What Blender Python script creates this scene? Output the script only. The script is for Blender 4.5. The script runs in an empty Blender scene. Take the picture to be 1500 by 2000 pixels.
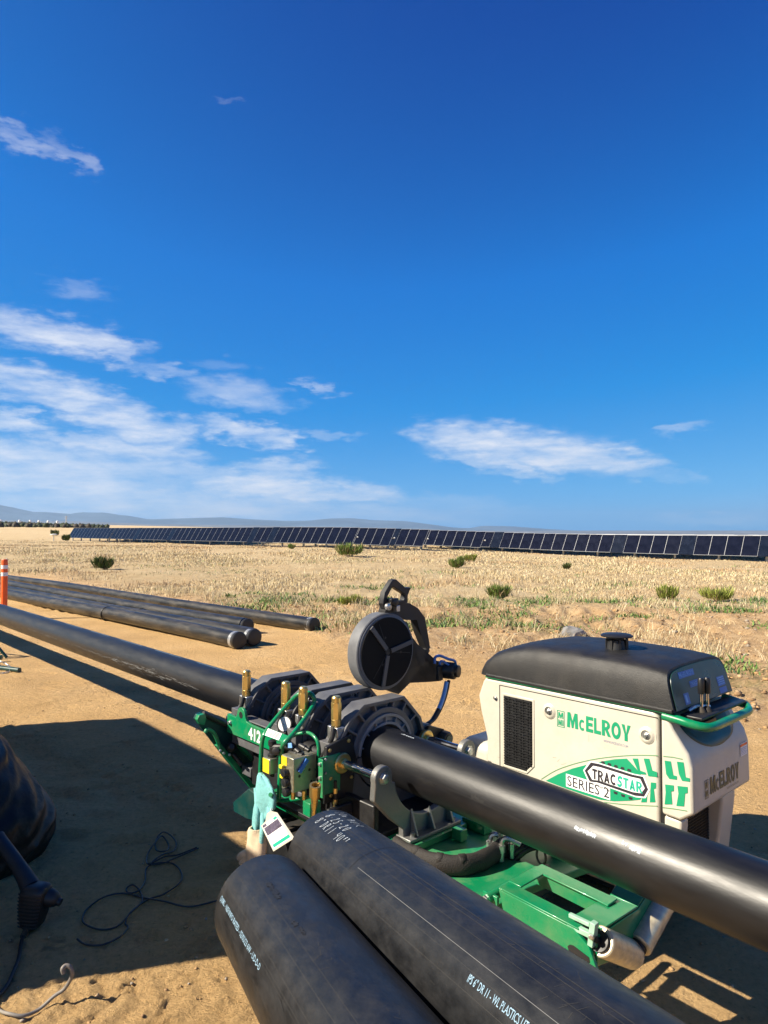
import bpy, bmesh, math, random
import numpy as np
from mathutils import Vector, Matrix

random.seed(7)
rng = np.random.default_rng(7)
sc = bpy.context.scene
COL = sc.collection
R = math.radians

# ------------------------------------------------------------------ camera
FPX, CAM_H = 1350.0, 1.62
PITCH = math.atan(36 / FPX)
cam_d = bpy.data.cameras.new('camera')
cam = bpy.data.objects.new('camera', cam_d)
COL.objects.link(cam)
cam.location = (0, 0, CAM_H)
cam.rotation_euler = (R(90) + PITCH, 0, 0)
cam_d.sensor_fit = 'VERTICAL'
cam_d.sensor_height = 36
cam_d.lens = 36 * FPX / 2000
cam_d.clip_start = 0.05
cam_d.clip_end = 60000
sc.camera = cam

# ------------------------------------------------------------------ light and sky
SUN_EL = R(38)
SUN_TRAVEL = Vector((0.965, 0.262, 0)).normalized()
EXPOSURE = 1.0
SUN_STRENGTH = 5.0
SKY_STRENGTH = 0.062
sc.view_settings.view_transform = 'Standard'
sc.view_settings.look = 'None'
sc.view_settings.exposure = EXPOSURE
sc.view_settings.gamma = 1
sc.view_settings.use_curve_mapping = False
sc.cycles.max_bounces = 6
sc.cycles.volume_bounces = 0
sc.cycles.transparent_max_bounces = 8

sl = bpy.data.lights.new('sun', 'SUN')
sl.energy = SUN_STRENGTH
sl.angle = R(0.53)
sl.color = (1.0, 0.90, 0.74)
sun = bpy.data.objects.new('sun', sl)
COL.objects.link(sun)
sdir = Vector((SUN_TRAVEL.x * math.cos(SUN_EL), SUN_TRAVEL.y * math.cos(SUN_EL), -math.sin(SUN_EL)))
sun.rotation_euler = sdir.to_track_quat('-Z', 'Y').to_euler()
sun.location = (-20, -5, 20)


def ray(px, py):
    """direction (world) through a point of the 1500 x 2000 photograph"""
    d = Vector(((px - 750) / FPX, 1.0, -(py - 1000) / FPX))
    c, s = math.cos(PITCH), math.sin(PITCH)
    return Vector((d.x, c * d.y - s * d.z, s * d.y + c * d.z))


def ground_at(px, py, z=0.0):
    d = ray(px, py)
    t = (z - CAM_H) / d.z
    return Vector((d.x * t, d.y * t, z))


def azel(px, py):
    d = ray(px, py).normalized()
    return math.atan2(d.x, d.y), math.asin(d.z)


w = bpy.data.worlds.new('World')
sc.world = w
w.use_nodes = True
N = w.node_tree.nodes
L = w.node_tree.links
N.clear()


def wn(t, **kw):
    n = N.new(t)
    for k, v in kw.items():
        setattr(n, k, v)
    return n


def wmath(op, a, b=None, clamp=False):
    n = wn('ShaderNodeMath', operation=op, use_clamp=clamp)
    for i, v in enumerate((a, b)):
        if v is None:
            continue
        if isinstance(v, (int, float)):
            n.inputs[i].default_value = v
        else:
            L.new(v, n.inputs[i])
    return n.outputs[0]


sky = wn('ShaderNodeTexSky', sky_type='NISHITA')
sky.sun_disc = False
sky.sun_elevation = SUN_EL
# the sun stands towards -SUN_TRAVEL
sky.sun_rotation = math.atan2(-SUN_TRAVEL.x, -SUN_TRAVEL.y)
sky.altitude = 900
sky.air_density = 1.0
sky.dust_density = 0.5
sky.ozone_density = 3.0
hs = wn('ShaderNodeHueSaturation')
hs.inputs['Saturation'].default_value = 1.0
hs.inputs['Value'].default_value = 1.0
L.new(sky.outputs[0], hs.inputs['Color'])
# deep desert blue: each channel gets its own slope
sps = wn('ShaderNodeSeparateColor')
L.new(hs.outputs[0], sps.inputs[0])
rmp = wn('ShaderNodeValToRGB')
L.new(wmath('MULTIPLY', sps.outputs[1], 2 * SKY_STRENGTH, True), rmp.inputs[0])
STOPS = [(.10, (.0, .022, .14)), (.156, (.0, .033, .186)), (.258, (.001, .093, .335)), (.424, (.004, .142, .39)), (.85, (.065, .245, .46)), (1.0, (.12, .29, .47))]
while len(rmp.color_ramp.elements) < len(STOPS):
    rmp.color_ramp.elements.new(.5)
for e_, (p_, c_) in zip(rmp.color_ramp.elements, STOPS):
    e_.position = p_
    e_.color = (*c_, 1)
cbs = wn('ShaderNodeVectorMath', operation='SCALE')
L.new(rmp.outputs[0], cbs.inputs[0])
cbs.inputs['Scale'].default_value = 1 / SKY_STRENGTH
tcs = wn('ShaderNodeTexCoord')
dt = wn('ShaderNodeVectorMath', operation='DOT_PRODUCT')
L.new(tcs.outputs['Generated'], dt.inputs[0])
dt.inputs[1].default_value = (-SUN_TRAVEL.x * math.cos(SUN_EL), -SUN_TRAVEL.y * math.cos(SUN_EL), math.sin(SUN_EL))
nr = wn('ShaderNodeMapRange', interpolation_type='SMOOTHSTEP')
nr.inputs['From Min'].default_value = 0.46
nr.inputs['From Max'].default_value = 0.85
L.new(dt.outputs['Value'], nr.inputs['Value'])
pale = wn('ShaderNodeMix', data_type='RGBA', blend_type='MULTIPLY')
pale.inputs['Factor'].default_value = 1.0
L.new(hs.outputs[0], pale.inputs['A'])
pale.inputs['B'].default_value = (0.50, 0.46, 0.40, 1)
blue = wn('ShaderNodeMix', data_type='RGBA')
L.new(nr.outputs[0], blue.inputs['Factor'])
L.new(cbs.outputs[0], blue.inputs['A'])
L.new(pale.outputs['Result'], blue.inputs['B'])
tc = wn('ShaderNodeTexCoord')
sep = wn('ShaderNodeSeparateXYZ')
L.new(tc.outputs['Generated'], sep.inputs[0])
az = wmath('ARCTAN2', sep.outputs[0], sep.outputs[1])
el = wmath('ARCSINE', sep.outputs[2])
ae = wn('ShaderNodeCombineXYZ')
L.new(az, ae.inputs[0])
L.new(el, ae.inputs[1])
# wispy distortion
st = wn('ShaderNodeMapping')
st.inputs['Scale'].default_value = (9, 26, 1)
st.inputs['Rotation'].default_value = (0, 0, R(-8))
L.new(ae.outputs[0], st.inputs[0])
dn = wn('ShaderNodeTexNoise')
dn.inputs['Scale'].default_value = 2.4
dn.inputs['Detail'].default_value = 7
dn.inputs['Roughness'].default_value = 0.62
L.new(st.outputs[0], dn.inputs[0])
dsub = wn('ShaderNodeVectorMath', operation='SUBTRACT')
L.new(dn.outputs['Color'], dsub.inputs[0])
dsub.inputs[1].default_value = (0.5, 0.5, 0.5)
dscl = wn('ShaderNodeVectorMath', operation='MULTIPLY')
L.new(dsub.outputs[0], dscl.inputs[0])
dscl.inputs[1].default_value = (0.15, 0.050, 0)
dadd = wn('ShaderNodeVectorMath', operation='ADD')
L.new(ae.outputs[0], dadd.inputs[0])
L.new(dscl.outputs[0], dadd.inputs[1])
CLOUDS = [  # centre in the photograph, half axes, tilt in degrees (down to the right), density
    (50, 274, 66, 11, 10, .42), (140, 303, 56, 13, 26, .34), (90, 648, 120, 25, 6, .85), (180, 660, 90, 22, 10, .8), (228, 680, 45, 20, 30, .75),
    (152, 562, 45, 18, 0, .22), (320, 724, 58, 12, 10, .38), (70, 755, 110, 28, 9, .9), (150, 780, 110, 30, 12, .95),
    (250, 828, 110, 34, 12, .92), (310, 838, 70, 26, 8, .8), (25, 822, 62, 17, 8, .85), (465, 768, 95, 24, 6, .48), (428, 710, 50, 10, 0, .12),
    (625, 757, 34, 10, 15, .42), (475, 842, 90, 18, 8, .8), (535, 858, 55, 18, 10, .75), (640, 850, 60, 8, 4, .3),
    (140, 862, 80, 14, 8, .7), (250, 880, 130, 20, 5, .8), (100, 905, 220, 34, 3, .8), (330, 918, 160, 18, 3, .6),
    (540, 920, 80, 20, -4, .75), (520, 950, 180, 26, 3, .92), (640, 962, 170, 16, 3, .75), (150, 962, 300, 40, 3, .62),
    (870, 850, 68, 24, 4, .85), (960, 870, 130, 36, 10, .95), (1085, 885, 130, 34, 6, .9), (1190, 900, 90, 22, 4, .85),
    (1010, 915, 60, 16, 22, .7), (930, 900, 70, 14, 14, .5), (1335, 836, 34, 10, -12, .3), (1260, 928, 60, 9, 3, .25), (1345, 928, 30, 9, 3, .3),
    (150, 1000, 420, 46, 1, .62), (560, 1000, 380, 30, 1, .45), (880, 985, 120, 16, 2, .2), (1380, 1015, 120, 9, 1, .18), (457, 197, 26, 3, 2, .10), (60, 935, 260, 34, 2, .85), (300, 985, 420, 36, 1, .75), (120, 980, 300, 30, 2, .6)]
acc = None
for cx, cy, ha, hb, tl, dens in CLOUDS:
    a0, e0 = azel(cx, cy)
    mp = wn('ShaderNodeMapping', vector_type='TEXTURE')
    mp.inputs['Location'].default_value = (a0, e0, 0)
    mp.inputs['Rotation'].default_value = (0, 0, -R(tl))
    mp.inputs['Scale'].default_value = (ha / FPX * 1.25, hb / FPX * 1.35, 1)
    L.new(dadd.outputs[0], mp.inputs[0])
    ln = wn('ShaderNodeVectorMath', operation='LENGTH')
    L.new(mp.outputs[0], ln.inputs[0])
    mr = wn('ShaderNodeMapRange', interpolation_type='SMOOTHSTEP')
    mr.inputs['From Min'].default_value = 1.15
    mr.inputs['From Max'].default_value = 0.25
    mr.inputs['To Min'].default_value = 0
    mr.inputs['To Max'].default_value = dens * .90
    L.new(ln.outputs['Value'], mr.inputs['Value'])
    acc = mr.outputs[0] if acc is None else wmath('MAXIMUM', acc, mr.outputs[0])
st2 = wn('ShaderNodeMapping')
st2.inputs['Scale'].default_value = (10, 44, 1)
st2.inputs['Rotation'].default_value = (0, 0, R(-7))
L.new(ae.outputs[0], st2.inputs[0])
sn = wn('ShaderNodeTexNoise')
sn.inputs['Scale'].default_value = 1.2
sn.inputs['Detail'].default_value = 8
sn.inputs['Roughness'].default_value = 0.6
L.new(st2.outputs[0], sn.inputs[0])
sr = wn('ShaderNodeMapRange')
sr.inputs['From Min'].default_value = 0.30
sr.inputs['From Max'].default_value = 0.66
sr.inputs['To Min'].default_value = 0.30
sr.inputs['To Max'].default_value = 1.12
L.new(sn.outputs['Fac'], sr.inputs['Value'])
cm = wmath('MULTIPLY', acc, sr.outputs[0], True)
mx = wn('ShaderNodeMix', data_type='RGBA')
L.new(cm, mx.inputs['Factor'])
L.new(blue.outputs['Result'], mx.inputs['A'])
CLOUD_COL = (6.9, 7.2, 7.9, 1)
mx.inputs['B'].default_value = CLOUD_COL
bg = wn('ShaderNodeBackground')
bg.inputs['Strength'].default_value = SKY_STRENGTH
L.new(mx.outputs['Result'], bg.inputs['Color'])
wo = wn('ShaderNodeOutputWorld')
L.new(bg.outputs[0], wo.inputs[0])


# ------------------------------------------------------------------ materials
def mat(name, col, rough=0.5, metal=0.0, var=0.12, scale=6.0, dust=0.0, dustcol=(0.30, 0.22, 0.13), dscale=5.0,
        bump=0.0, bscale=80.0, spec=0.5, stretch=(1, 1, 1), rvar=0.1, coat=0.0):
    m = bpy.data.materials.new(name)
    m.use_nodes = True
    n, l = m.node_tree.nodes, m.node_tree.links
    b = n['Principled BSDF']
    b.inputs['Metallic'].default_value = metal
    b.inputs['Specular IOR Level'].default_value = spec
    b.inputs['Coat Weight'].default_value = coat
    t = n.new('ShaderNodeTexCoord')
    mp = n.new('ShaderNodeMapping')
    mp.inputs['Scale'].default_value = stretch
    l.new(t.outputs['Object'], mp.inputs[0])
    no = n.new('ShaderNodeTexNoise')
    no.inputs['Scale'].default_value = scale
    no.inputs['Detail'].default_value = 6
    no.inputs['Roughness'].default_value = 0.6
    l.new(mp.outputs[0], no.inputs[0])
    cr = n.new('ShaderNodeValToRGB')
    cr.color_ramp.elements[0].position = 0.3
    cr.color_ramp.elements[1].position = 0.7
    lo = [max(0, c * (1 - var)) for c in col]
    hi = [min(1, c * (1 + var)) for c in col]
    cr.color_ramp.elements[0].color = (*lo, 1)
    cr.color_ramp.elements[1].color = (*hi, 1)
    l.new(no.outputs['Fac'], cr.inputs[0])
    out = cr.outputs[0]
    if dust > 0:
        nd = n.new('ShaderNodeTexNoise')
        nd.inputs['Scale'].default_value = dscale
        nd.inputs['Detail'].default_value = 9
        nd.inputs['Roughness'].default_value = 0.72
        l.new(mp.outputs[0], nd.inputs[0])
        mr = n.new('ShaderNodeMapRange')
        mr.inputs['From Min'].default_value = 0.46
        mr.inputs['From Max'].default_value = 0.74
        mr.inputs['To Max'].default_value = dust
        l.new(nd.outputs['Fac'], mr.inputs['Value'])
        mx = n.new('ShaderNodeMix')
        mx.data_type = 'RGBA'
        l.new(mr.outputs[0], mx.inputs['Factor'])
        l.new(out, mx.inputs['A'])
        mx.inputs['B'].default_value = (*dustcol, 1)
        out = mx.outputs['Result']
    l.new(out, b.inputs['Base Color'])
    rr = n.new('ShaderNodeMapRange')
    rr.inputs['From Min'].default_value = 0.3
    rr.inputs['From Max'].default_value = 0.7
    rr.inputs['To Min'].default_value = max(0.03, rough - rvar)
    rr.inputs['To Max'].default_value = min(1, rough + rvar)
    l.new(no.outputs['Fac'], rr.inputs['Value'])
    l.new(rr.outputs[0], b.inputs['Roughness'])
    if bump > 0:
        nb = n.new('ShaderNodeTexNoise')
        nb.inputs['Scale'].default_value = bscale
        nb.inputs['Detail'].default_value = 4
        l.new(mp.outputs[0], nb.inputs[0])
        bp = n.new('ShaderNodeBump')
        bp.inputs['Strength'].default_value = bump
        bp.inputs['Distance'].default_value = 0.01
        l.new(nb.outputs['Fac'], bp.inputs['Height'])
        l.new(bp.outputs[0], b.inputs['Normal'])
    return m


MT = {}
MT['pipe'] = mat('black_polyethylene', (0.006, 0.0066, 0.0088), 0.42, var=.3, scale=5, dust=.07, dustcol=(.09, .085, .08), dscale=3.5, stretch=(1, 4, 4), rvar=.06, bump=.035, bscale=26)
MT['pipe_dusty'] = mat('dusty_black_polyethylene', (0.0075, 0.0078, 0.0088), 0.45, var=.35, scale=22, dust=.22, dustcol=(.07, .066, .064), dscale=14, stretch=(1, 1.8, 1.8), rvar=.09, bump=.05, bscale=45)
MT['pipe_far'] = mat('weathered_polyethylene', (0.010, 0.0102, 0.011), 0.42, var=.35, scale=2.0, dust=.36, dustcol=(.22, .18, .13), dscale=1.6, stretch=(1, 5, 5), bump=.05, bscale=20)
MT['pipe_end'] = mat('pipe_inner_black', (0.012, 0.012, 0.013), 0.6)
MT['tape'] = mat('silver_tape', (0.40, 0.41, 0.42), 0.35, metal=.6, var=.2, scale=30)
MT['print'] = mat('pale_blue_print', (0.26, 0.40, 0.52), 0.6, var=.25, scale=90)
MT['chalk'] = mat('white_paint_pen', (0.42, 0.47, 0.52), 0.7, var=.25, scale=120)
MT['scuff'] = mat('dark_scuff', (0.008, 0.008, 0.009), 0.55)
MT['dustmark'] = mat('dried_dust_marks', (0.042, 0.039, 0.036), 0.8, var=.3, scale=60)
MT['scribe'] = mat('scribe_line', (0.14, 0.14, 0.14), 0.6)
MT['green'] = mat('machine_green', (0.0, 0.205, 0.078), 0.32, var=.10, scale=7, dust=.34, dustcol=(.24, .24, .13), dscale=9, coat=.3, rvar=.06)
MT['green_deck'] = mat('dusty_machine_green', (0.002, 0.20, 0.075), 0.42, var=.15, scale=6, dust=.5, dustcol=(.28, .27, .14), dscale=6)
MT['green_dark'] = mat('dark_and_shaded_green', (0.004, 0.045, 0.042), 0.34, var=.15, scale=9, dust=.15)
MT['decal_green'] = mat('decal_green', (0.008, 0.29, 0.135), 0.5, var=.05)
MT['decal_line'] = mat('decal_olive_line', (0.13, 0.30, 0.14), 0.5, var=.05)
MT['cream'] = mat('cream_plastic', (0.55, 0.515, 0.435), 0.42, var=.05, scale=5, dust=.26, dustcol=(.40, .32, .21), dscale=9, bump=.05, bscale=120)
MT['hood'] = mat('black_hood_plastic', (0.012, 0.012, 0.013), 0.50, var=.25, scale=10, dust=.28, dustcol=(.07, .06, .05), dscale=9, bump=.25, bscale=420)
MT['jaw'] = mat('cast_dark_metal', (0.095, 0.097, 0.105), 0.5, metal=.0, var=.25, scale=12, dust=.2, dustcol=(.13, .11, .08), bump=.15, bscale=200)
MT['jaw_light'] = mat('cast_grey_metal', (0.22, 0.225, 0.235), 0.48, metal=.1, var=.2, scale=14, dust=.2, dustcol=(.18, .15, .11), bump=.12, bscale=160)
MT['brass'] = mat('brass', (0.72, 0.52, 0.19), 0.30, metal=.88, var=.10, scale=25, rvar=.05)
MT['chrome'] = mat('chromed_rod', (0.72, 0.73, 0.78), 0.10, metal=1, var=.05)
MT['steel'] = mat('zinc_steel', (0.55, 0.55, 0.54), 0.36, metal=.9, var=.2, scale=40)
MT['alu'] = mat('grey_cast_support', (0.22, 0.225, 0.22), 0.46, metal=.55, var=.15, scale=10, dust=.2, bump=.12, bscale=150)
MT['manifold'] = mat('plated_manifold', (0.42, 0.40, 0.30), 0.32, metal=.75, var=.2, scale=20)
MT['facer_rim'] = mat('grey_facer_casting', (0.13, 0.135, 0.145), 0.5, var=.2, scale=14, bump=.1, bscale=160)
MT['blade'] = mat('dull_blade_steel', (0.085, 0.085, 0.09), 0.5, metal=.1)
MT['facer_black'] = mat('matt_black_plate', (0.007, 0.007, 0.0075), 0.7, spec=.15)
MT['black'] = mat('black_plastic', (0.014, 0.014, 0.015), 0.45, var=.3, scale=20)
MT['rubber'] = mat('black_rubber', (0.018, 0.017, 0.016), 0.75, var=.35, scale=15, dust=.5, dustcol=(.22, .16, .09))
MT['hose'] = mat('brown_black_sleeve', (0.020, 0.017, 0.015), 0.7, var=.3, scale=30, bump=.4, bscale=250)
MT['yellow'] = mat('yellow_label', (0.80, 0.62, 0.02), 0.5, var=.05)
MT['white'] = mat('white_label', (0.80, 0.80, 0.80), 0.5, var=.04)
MT['red'] = mat('red_print', (0.62, 0.10, 0.10), 0.5, var=.05)
MT['orange'] = mat('safety_orange', (0.85, 0.12, 0.015), 0.45, var=.08)
MT['blue'] = mat('blue_label', (0.05, 0.16, 0.48), 0.4, var=.1)
MT['paleblue'] = mat('pale_blue_label', (0.20, 0.42, 0.75), 0.4, var=.1)
MT['ink'] = mat('dark_ink', (0.03, 0.025, 0.035), 0.5)
MT['inkgrey'] = mat('grey_ink', (0.34, 0.33, 0.42), 0.6)
MT['olive_ink'] = mat('olive_ink', (0.12, 0.115, 0.06), 0.5)
MT['teal_print'] = mat('teal_print', (0.02, 0.40, 0.27), 0.5)
MT['roller'] = mat('iridescent_zinc_roller', (0.66, 0.58, 0.40), 0.40, metal=.45, var=.24, scale=9, dust=.5, dustcol=(.34, .38, .44), dscale=4, stretch=(6, 6, 6))
MT['glass'] = mat('solar_cell_blue', (0.004, 0.006, 0.018), 0.14, var=.3, scale=2, spec=.25, rvar=.03)
MT['glass_reflecting'] = mat('solar_cell_painted_reflection', (0.004, 0.008, 0.022), 0.14, var=.3, scale=2, spec=.4, rvar=.03)  # for a few panels: brighter sky reflection put into colour and specular
MT['alframe'] = mat('panel_frame_aluminium', (0.22, 0.23, 0.25), 0.45, metal=.4, var=.05)
MT['galv'] = mat('galvanised_post', (0.52, 0.52, 0.50), 0.5, metal=.4, var=.15, scale=5)
MT['teal_cloth'] = mat('teal_knit', (0.20, 0.50, 0.50), 0.9, var=.18, scale=60, bump=.5, bscale=320)
MT['cream_cloth'] = mat('cream_canvas', (0.66, 0.52, 0.36), 0.9, var=.15, scale=25, bump=.35, bscale=300)
MT['tan_cloth'] = mat('tan_lining', (0.28, 0.19, 0.11), 0.95, var=.2)
MT['tarp'] = mat('black_plastic_sheet', (0.008, 0.008, 0.008), 0.42, spec=.25, var=.4, scale=6, dust=.3, dustcol=(.12, .09, .06), bump=.5, bscale=14)
MT['burlap'] = mat('brown_torn_edge', (0.30, 0.19, 0.10), 0.9, var=.3, scale=30)
MT['cable'] = mat('black_cable', (0.022, 0.021, 0.021), 0.5)
MT['greycable'] = mat('dusty_grey_hose', (0.20, 0.18, 0.155), 0.6, var=.2, scale=20)
MT['wood'] = mat('plywood', (0.38, 0.25, 0.13), 0.75, var=.25, scale=3, stretch=(1, 1, 12))
MT['rock'] = mat('grey_rock', (0.22, 0.215, 0.21), 0.85, var=.5, scale=9, bump=1.0, bscale=18)
MT['whitepaint'] = mat('white_paint', (0.78, 0.78, 0.76), 0.5, var=.05)
MT['lightgreen'] = mat('worn_pale_green', (0.30, 0.50, 0.38), 0.45, var=.2, scale=30)


# ------------------------------------------------------------------ mesh builder
class MB:
    def __init__(self):
        self.bm = bmesh.new()
        self.mi = 0

    def face(self, vs):
        try:
            f = self.bm.faces.new(vs)
            f.material_index = self.mi
            return f
        except ValueError:
            return None

    def v(self, p):
        return self.bm.verts.new(p)

    def poly(self, pts):
        return self.face([self.v(p) for p in pts])

    def prism(self, pts, ext):
        ext = Vector(ext)
        a = [self.v(Vector(p)) for p in pts]
        b = [self.v(Vector(p) + ext) for p in pts]
        n = len(pts)
        self.face(a[::-1])
        self.face(b)
        for i in range(n):
            self.face([a[i], a[(i + 1) % n], b[(i + 1) % n], b[i]])

    def ringprism(self, outer, inner, ext, closed=True):
        ext = Vector(ext)
        o0 = [self.v(Vector(p)) for p in outer]
        o1 = [self.v(Vector(p) + ext) for p in outer]
        i0 = [self.v(Vector(p)) for p in inner]
        i1 = [self.v(Vector(p) + ext) for p in inner]
        n = len(outer)
        rg = range(n) if closed else range(n - 1)
        for i in rg:
            j = (i + 1) % n
            self.face([o0[i], i0[i], i0[j], o0[j]])
            self.face([o1[i], o1[j], i1[j], i1[i]])
            self.face([o0[i], o0[j], o1[j], o1[i]])
            self.face([i0[i], i1[i], i1[j], i0[j]])
        if not closed:
            self.face([o0[0], o1[0], i1[0], i0[0]])
            self.face([o0[-1], i0[-1], i1[-1], o1[-1]])

    def box(self, c, s, rot=None):
        m = Matrix.LocRotScale(Vector(c), rot.to_quaternion() if rot is not None else None, Vector(s))
        r = bmesh.ops.create_cube(self.bm, size=1, matrix=m)
        for vv in r['verts']:
            for f in vv.link_faces:
                f.material_index = self.mi

    def span(self, a, b):
        a, b = Vector(a), Vector(b)
        self.box((a + b) / 2, [abs(x) for x in (b - a)])

    def lathe(self, p0, axis, prof, n=24, caps=True, phase=0.0):
        p0, ax = Vector(p0), Vector(axis).normalized()
        e1 = ax.orthogonal().normalized()
        e2 = ax.cross(e1)
        rings = []
        for t, r in prof:
            rings.append([self.v(p0 + ax * t + (e1 * math.cos(phase + 2 * math.pi * k / n) + e2 * math.sin(phase + 2 * math.pi * k / n)) * r) for k in range(n)])
        for a, b in zip(rings, rings[1:]):
            for k in range(n):
                self.face([a[k], a[(k + 1) % n], b[(k + 1) % n], b[k]])
        if caps:
            self.face(rings[0][::-1])
            self.face(rings[-1])

    def cyl(self, p0, p1, r, n=16, r1=None, phase=0.0):
        p0, p1 = Vector(p0), Vector(p1)
        self.lathe(p0, p1 - p0, [(0, r), ((p1 - p0).length, r if r1 is None else r1)], n, phase=phase)

    def tube(self, pts, r, n=8, closed=False, flat=None, ref=(0, 0, 1)):
        """tube along a poly-line; r a number or a list; flat=(a,b) scales the section along side / ref"""
        pts = [Vector(p) for p in pts]
        m = len(pts)
        rings = []
        prev = None
        for i, p in enumerate(pts):
            if closed:
                t = (pts[(i + 1) % m] - pts[i - 1])
            else:
                t = pts[min(i + 1, m - 1)] - pts[max(i - 1, 0)]
            t = t.normalized() if t.length > 1e-9 else Vector((0, 0, 1))
            if flat:
                e2 = Vector(ref) - t * Vector(ref).dot(t)
                e2 = e2.normalized() if e2.length > 1e-6 else t.orthogonal().normalized()
                e1 = e2.cross(t)
            else:
                if prev is None:
                    e1 = t.orthogonal().normalized()
                else:
                    e1 = prev - t * prev.dot(t)
                    e1 = e1.normalized() if e1.length > 1e-6 else t.orthogonal().normalized()
                prev = e1
                e2 = t.cross(e1)
            rr = r[i] if isinstance(r, (list, tuple)) else r
            fa, fb = flat if flat else (1, 1)
            rings.append([self.v(p + (e1 * math.cos(2 * math.pi * k / n) * fa + e2 * math.sin(2 * math.pi * k / n) * fb) * rr) for k in range(n)])
        pairs = list(zip(rings, rings[1:]))
        if closed:
            pairs.append((rings[-1], rings[0]))
        for a, b in pairs:
            for k in range(n):
                self.face([a[k], a[(k + 1) % n], b[(k + 1) % n], b[k]])
        if not closed:
            self.face(rings[0][::-1])
            self.face(rings[-1])

    def loft(self, rings, caps=True, closed=True):
        rs = [[self.v(p) for p in ring] for ring in rings]
        n = len(rs[0])
        for a, b in zip(rs, rs[1:]):
            for k in range(n if closed else n - 1):
                self.face([a[k], a[(k + 1) % n], b[(k + 1) % n], b[k]])
        if caps:
            self.face(rs[0][::-1])
            self.face(rs[-1])

    def mesh2d(self, vf, fn):
        vs, fs = vf
        bv = [self.v(fn(x, y)) for x, y in vs]
        for f in fs:
            if len(set(f)) >= 3:
                self.face([bv[i] for i in f])

    def build(self, name, mats, parent=None, smooth=35, bevel=0.0, seg=2, loc=None, fixn=True):
        if fixn:
            bmesh.ops.recalc_face_normals(self.bm, faces=self.bm.faces)
        me = bpy.data.meshes.new(name)
        self.bm.to_mesh(me)
        self.bm.free()
        for m in (mats if isinstance(mats, (list, tuple)) else [mats]):
            me.materials.append(MT[m] if isinstance(m, str) else m)
        if smooth:
            me.shade_smooth()
            me.set_sharp_from_angle(angle=R(smooth))
        o = bpy.data.objects.new(name, me)
        COL.objects.link(o)
        if parent is not None:
            o.parent = parent
        if loc is not None:
            o.location = loc
        if bevel:
            bv = o.modifiers.new('bevel', 'BEVEL')
            bv.width = bevel
            bv.segments = seg
            bv.limit_method = 'ANGLE'
            bv.angle_limit = R(40)
            bv.harden_normals = False
        return o


def tag(o, label=None, cat=None, group=None, kind=None):
    if label:
        o['label'] = label
    if cat:
        o['category'] = cat
    if group:
        o['group'] = group
    if kind:
        o['kind'] = kind
    return o


def empty(name, loc=(0, 0, 0), rotz=0.0, label=None, cat=None, group=None):
    o = bpy.data.objects.new(name, None)
    o.empty_display_size = 0.1
    COL.objects.link(o)
    o.location = loc
    o.rotation_euler = (0, 0, rotz)
    return tag(o, label, cat, group)


def copy_tree(o, parent=None):
    c = o.copy()
    COL.objects.link(c)
    if parent is not None:
        c.parent = parent
    for ch in list(o.children):
        copy_tree(ch, c)
    return c


_tcache = {}


def text2d(body, size=1.0, offset=0.0, sx=1.0, align='LEFT', spacing=1.0, res=2):
    """flat letters as (verts, faces), baseline at y=0"""
    key = (body, size, offset, sx, align, spacing, res)
    if key in _tcache:
        return _tcache[key]
    cu = bpy.data.curves.new('lettering_curve', 'FONT')
    cu.body = body
    cu.size = size
    cu.offset = offset
    cu.align_x = align
    cu.space_character = spacing
    cu.resolution_u = res
    ob = bpy.data.objects.new('lettering_curve', cu)
    COL.objects.link(ob)
    dg = bpy.context.evaluated_depsgraph_get()
    me = bpy.data.meshes.new_from_object(ob.evaluated_get(dg))
    vs = [(v.co.x * sx, v.co.y) for v in me.vertices]
    fs = [tuple(p.vertices) for p in me.polygons]
    bpy.data.objects.remove(ob)
    bpy.data.curves.remove(cu)
    bpy.data.meshes.remove(me)
    _tcache[key] = (vs, fs)
    return vs, fs


def block_m(x0, x1, y0, y1, k=.26):
    """heavy capital M drawn as one outline"""
    w_, h_ = x1 - x0, y1 - y0
    P = [(0, 0), (.05, 1), (.30, 1), (.50, .46), (.70, 1), (.95, 1), (1, 0), (1 - k, 0), (1 - k - .03, .62), (.57, .0), (.43, .0), (k + .03, .62), (k, 0)]
    vs = [(x0 + a * w_, y0 + c * h_) for a, c in P]
    # split into convex pieces
    fs = [(0, 12, 11, 2, 1), (11, 10, 3, 2), (10, 9, 3), (9, 8, 4, 3), (8, 7, 6, 5, 4)]
    return vs, fs


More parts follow.
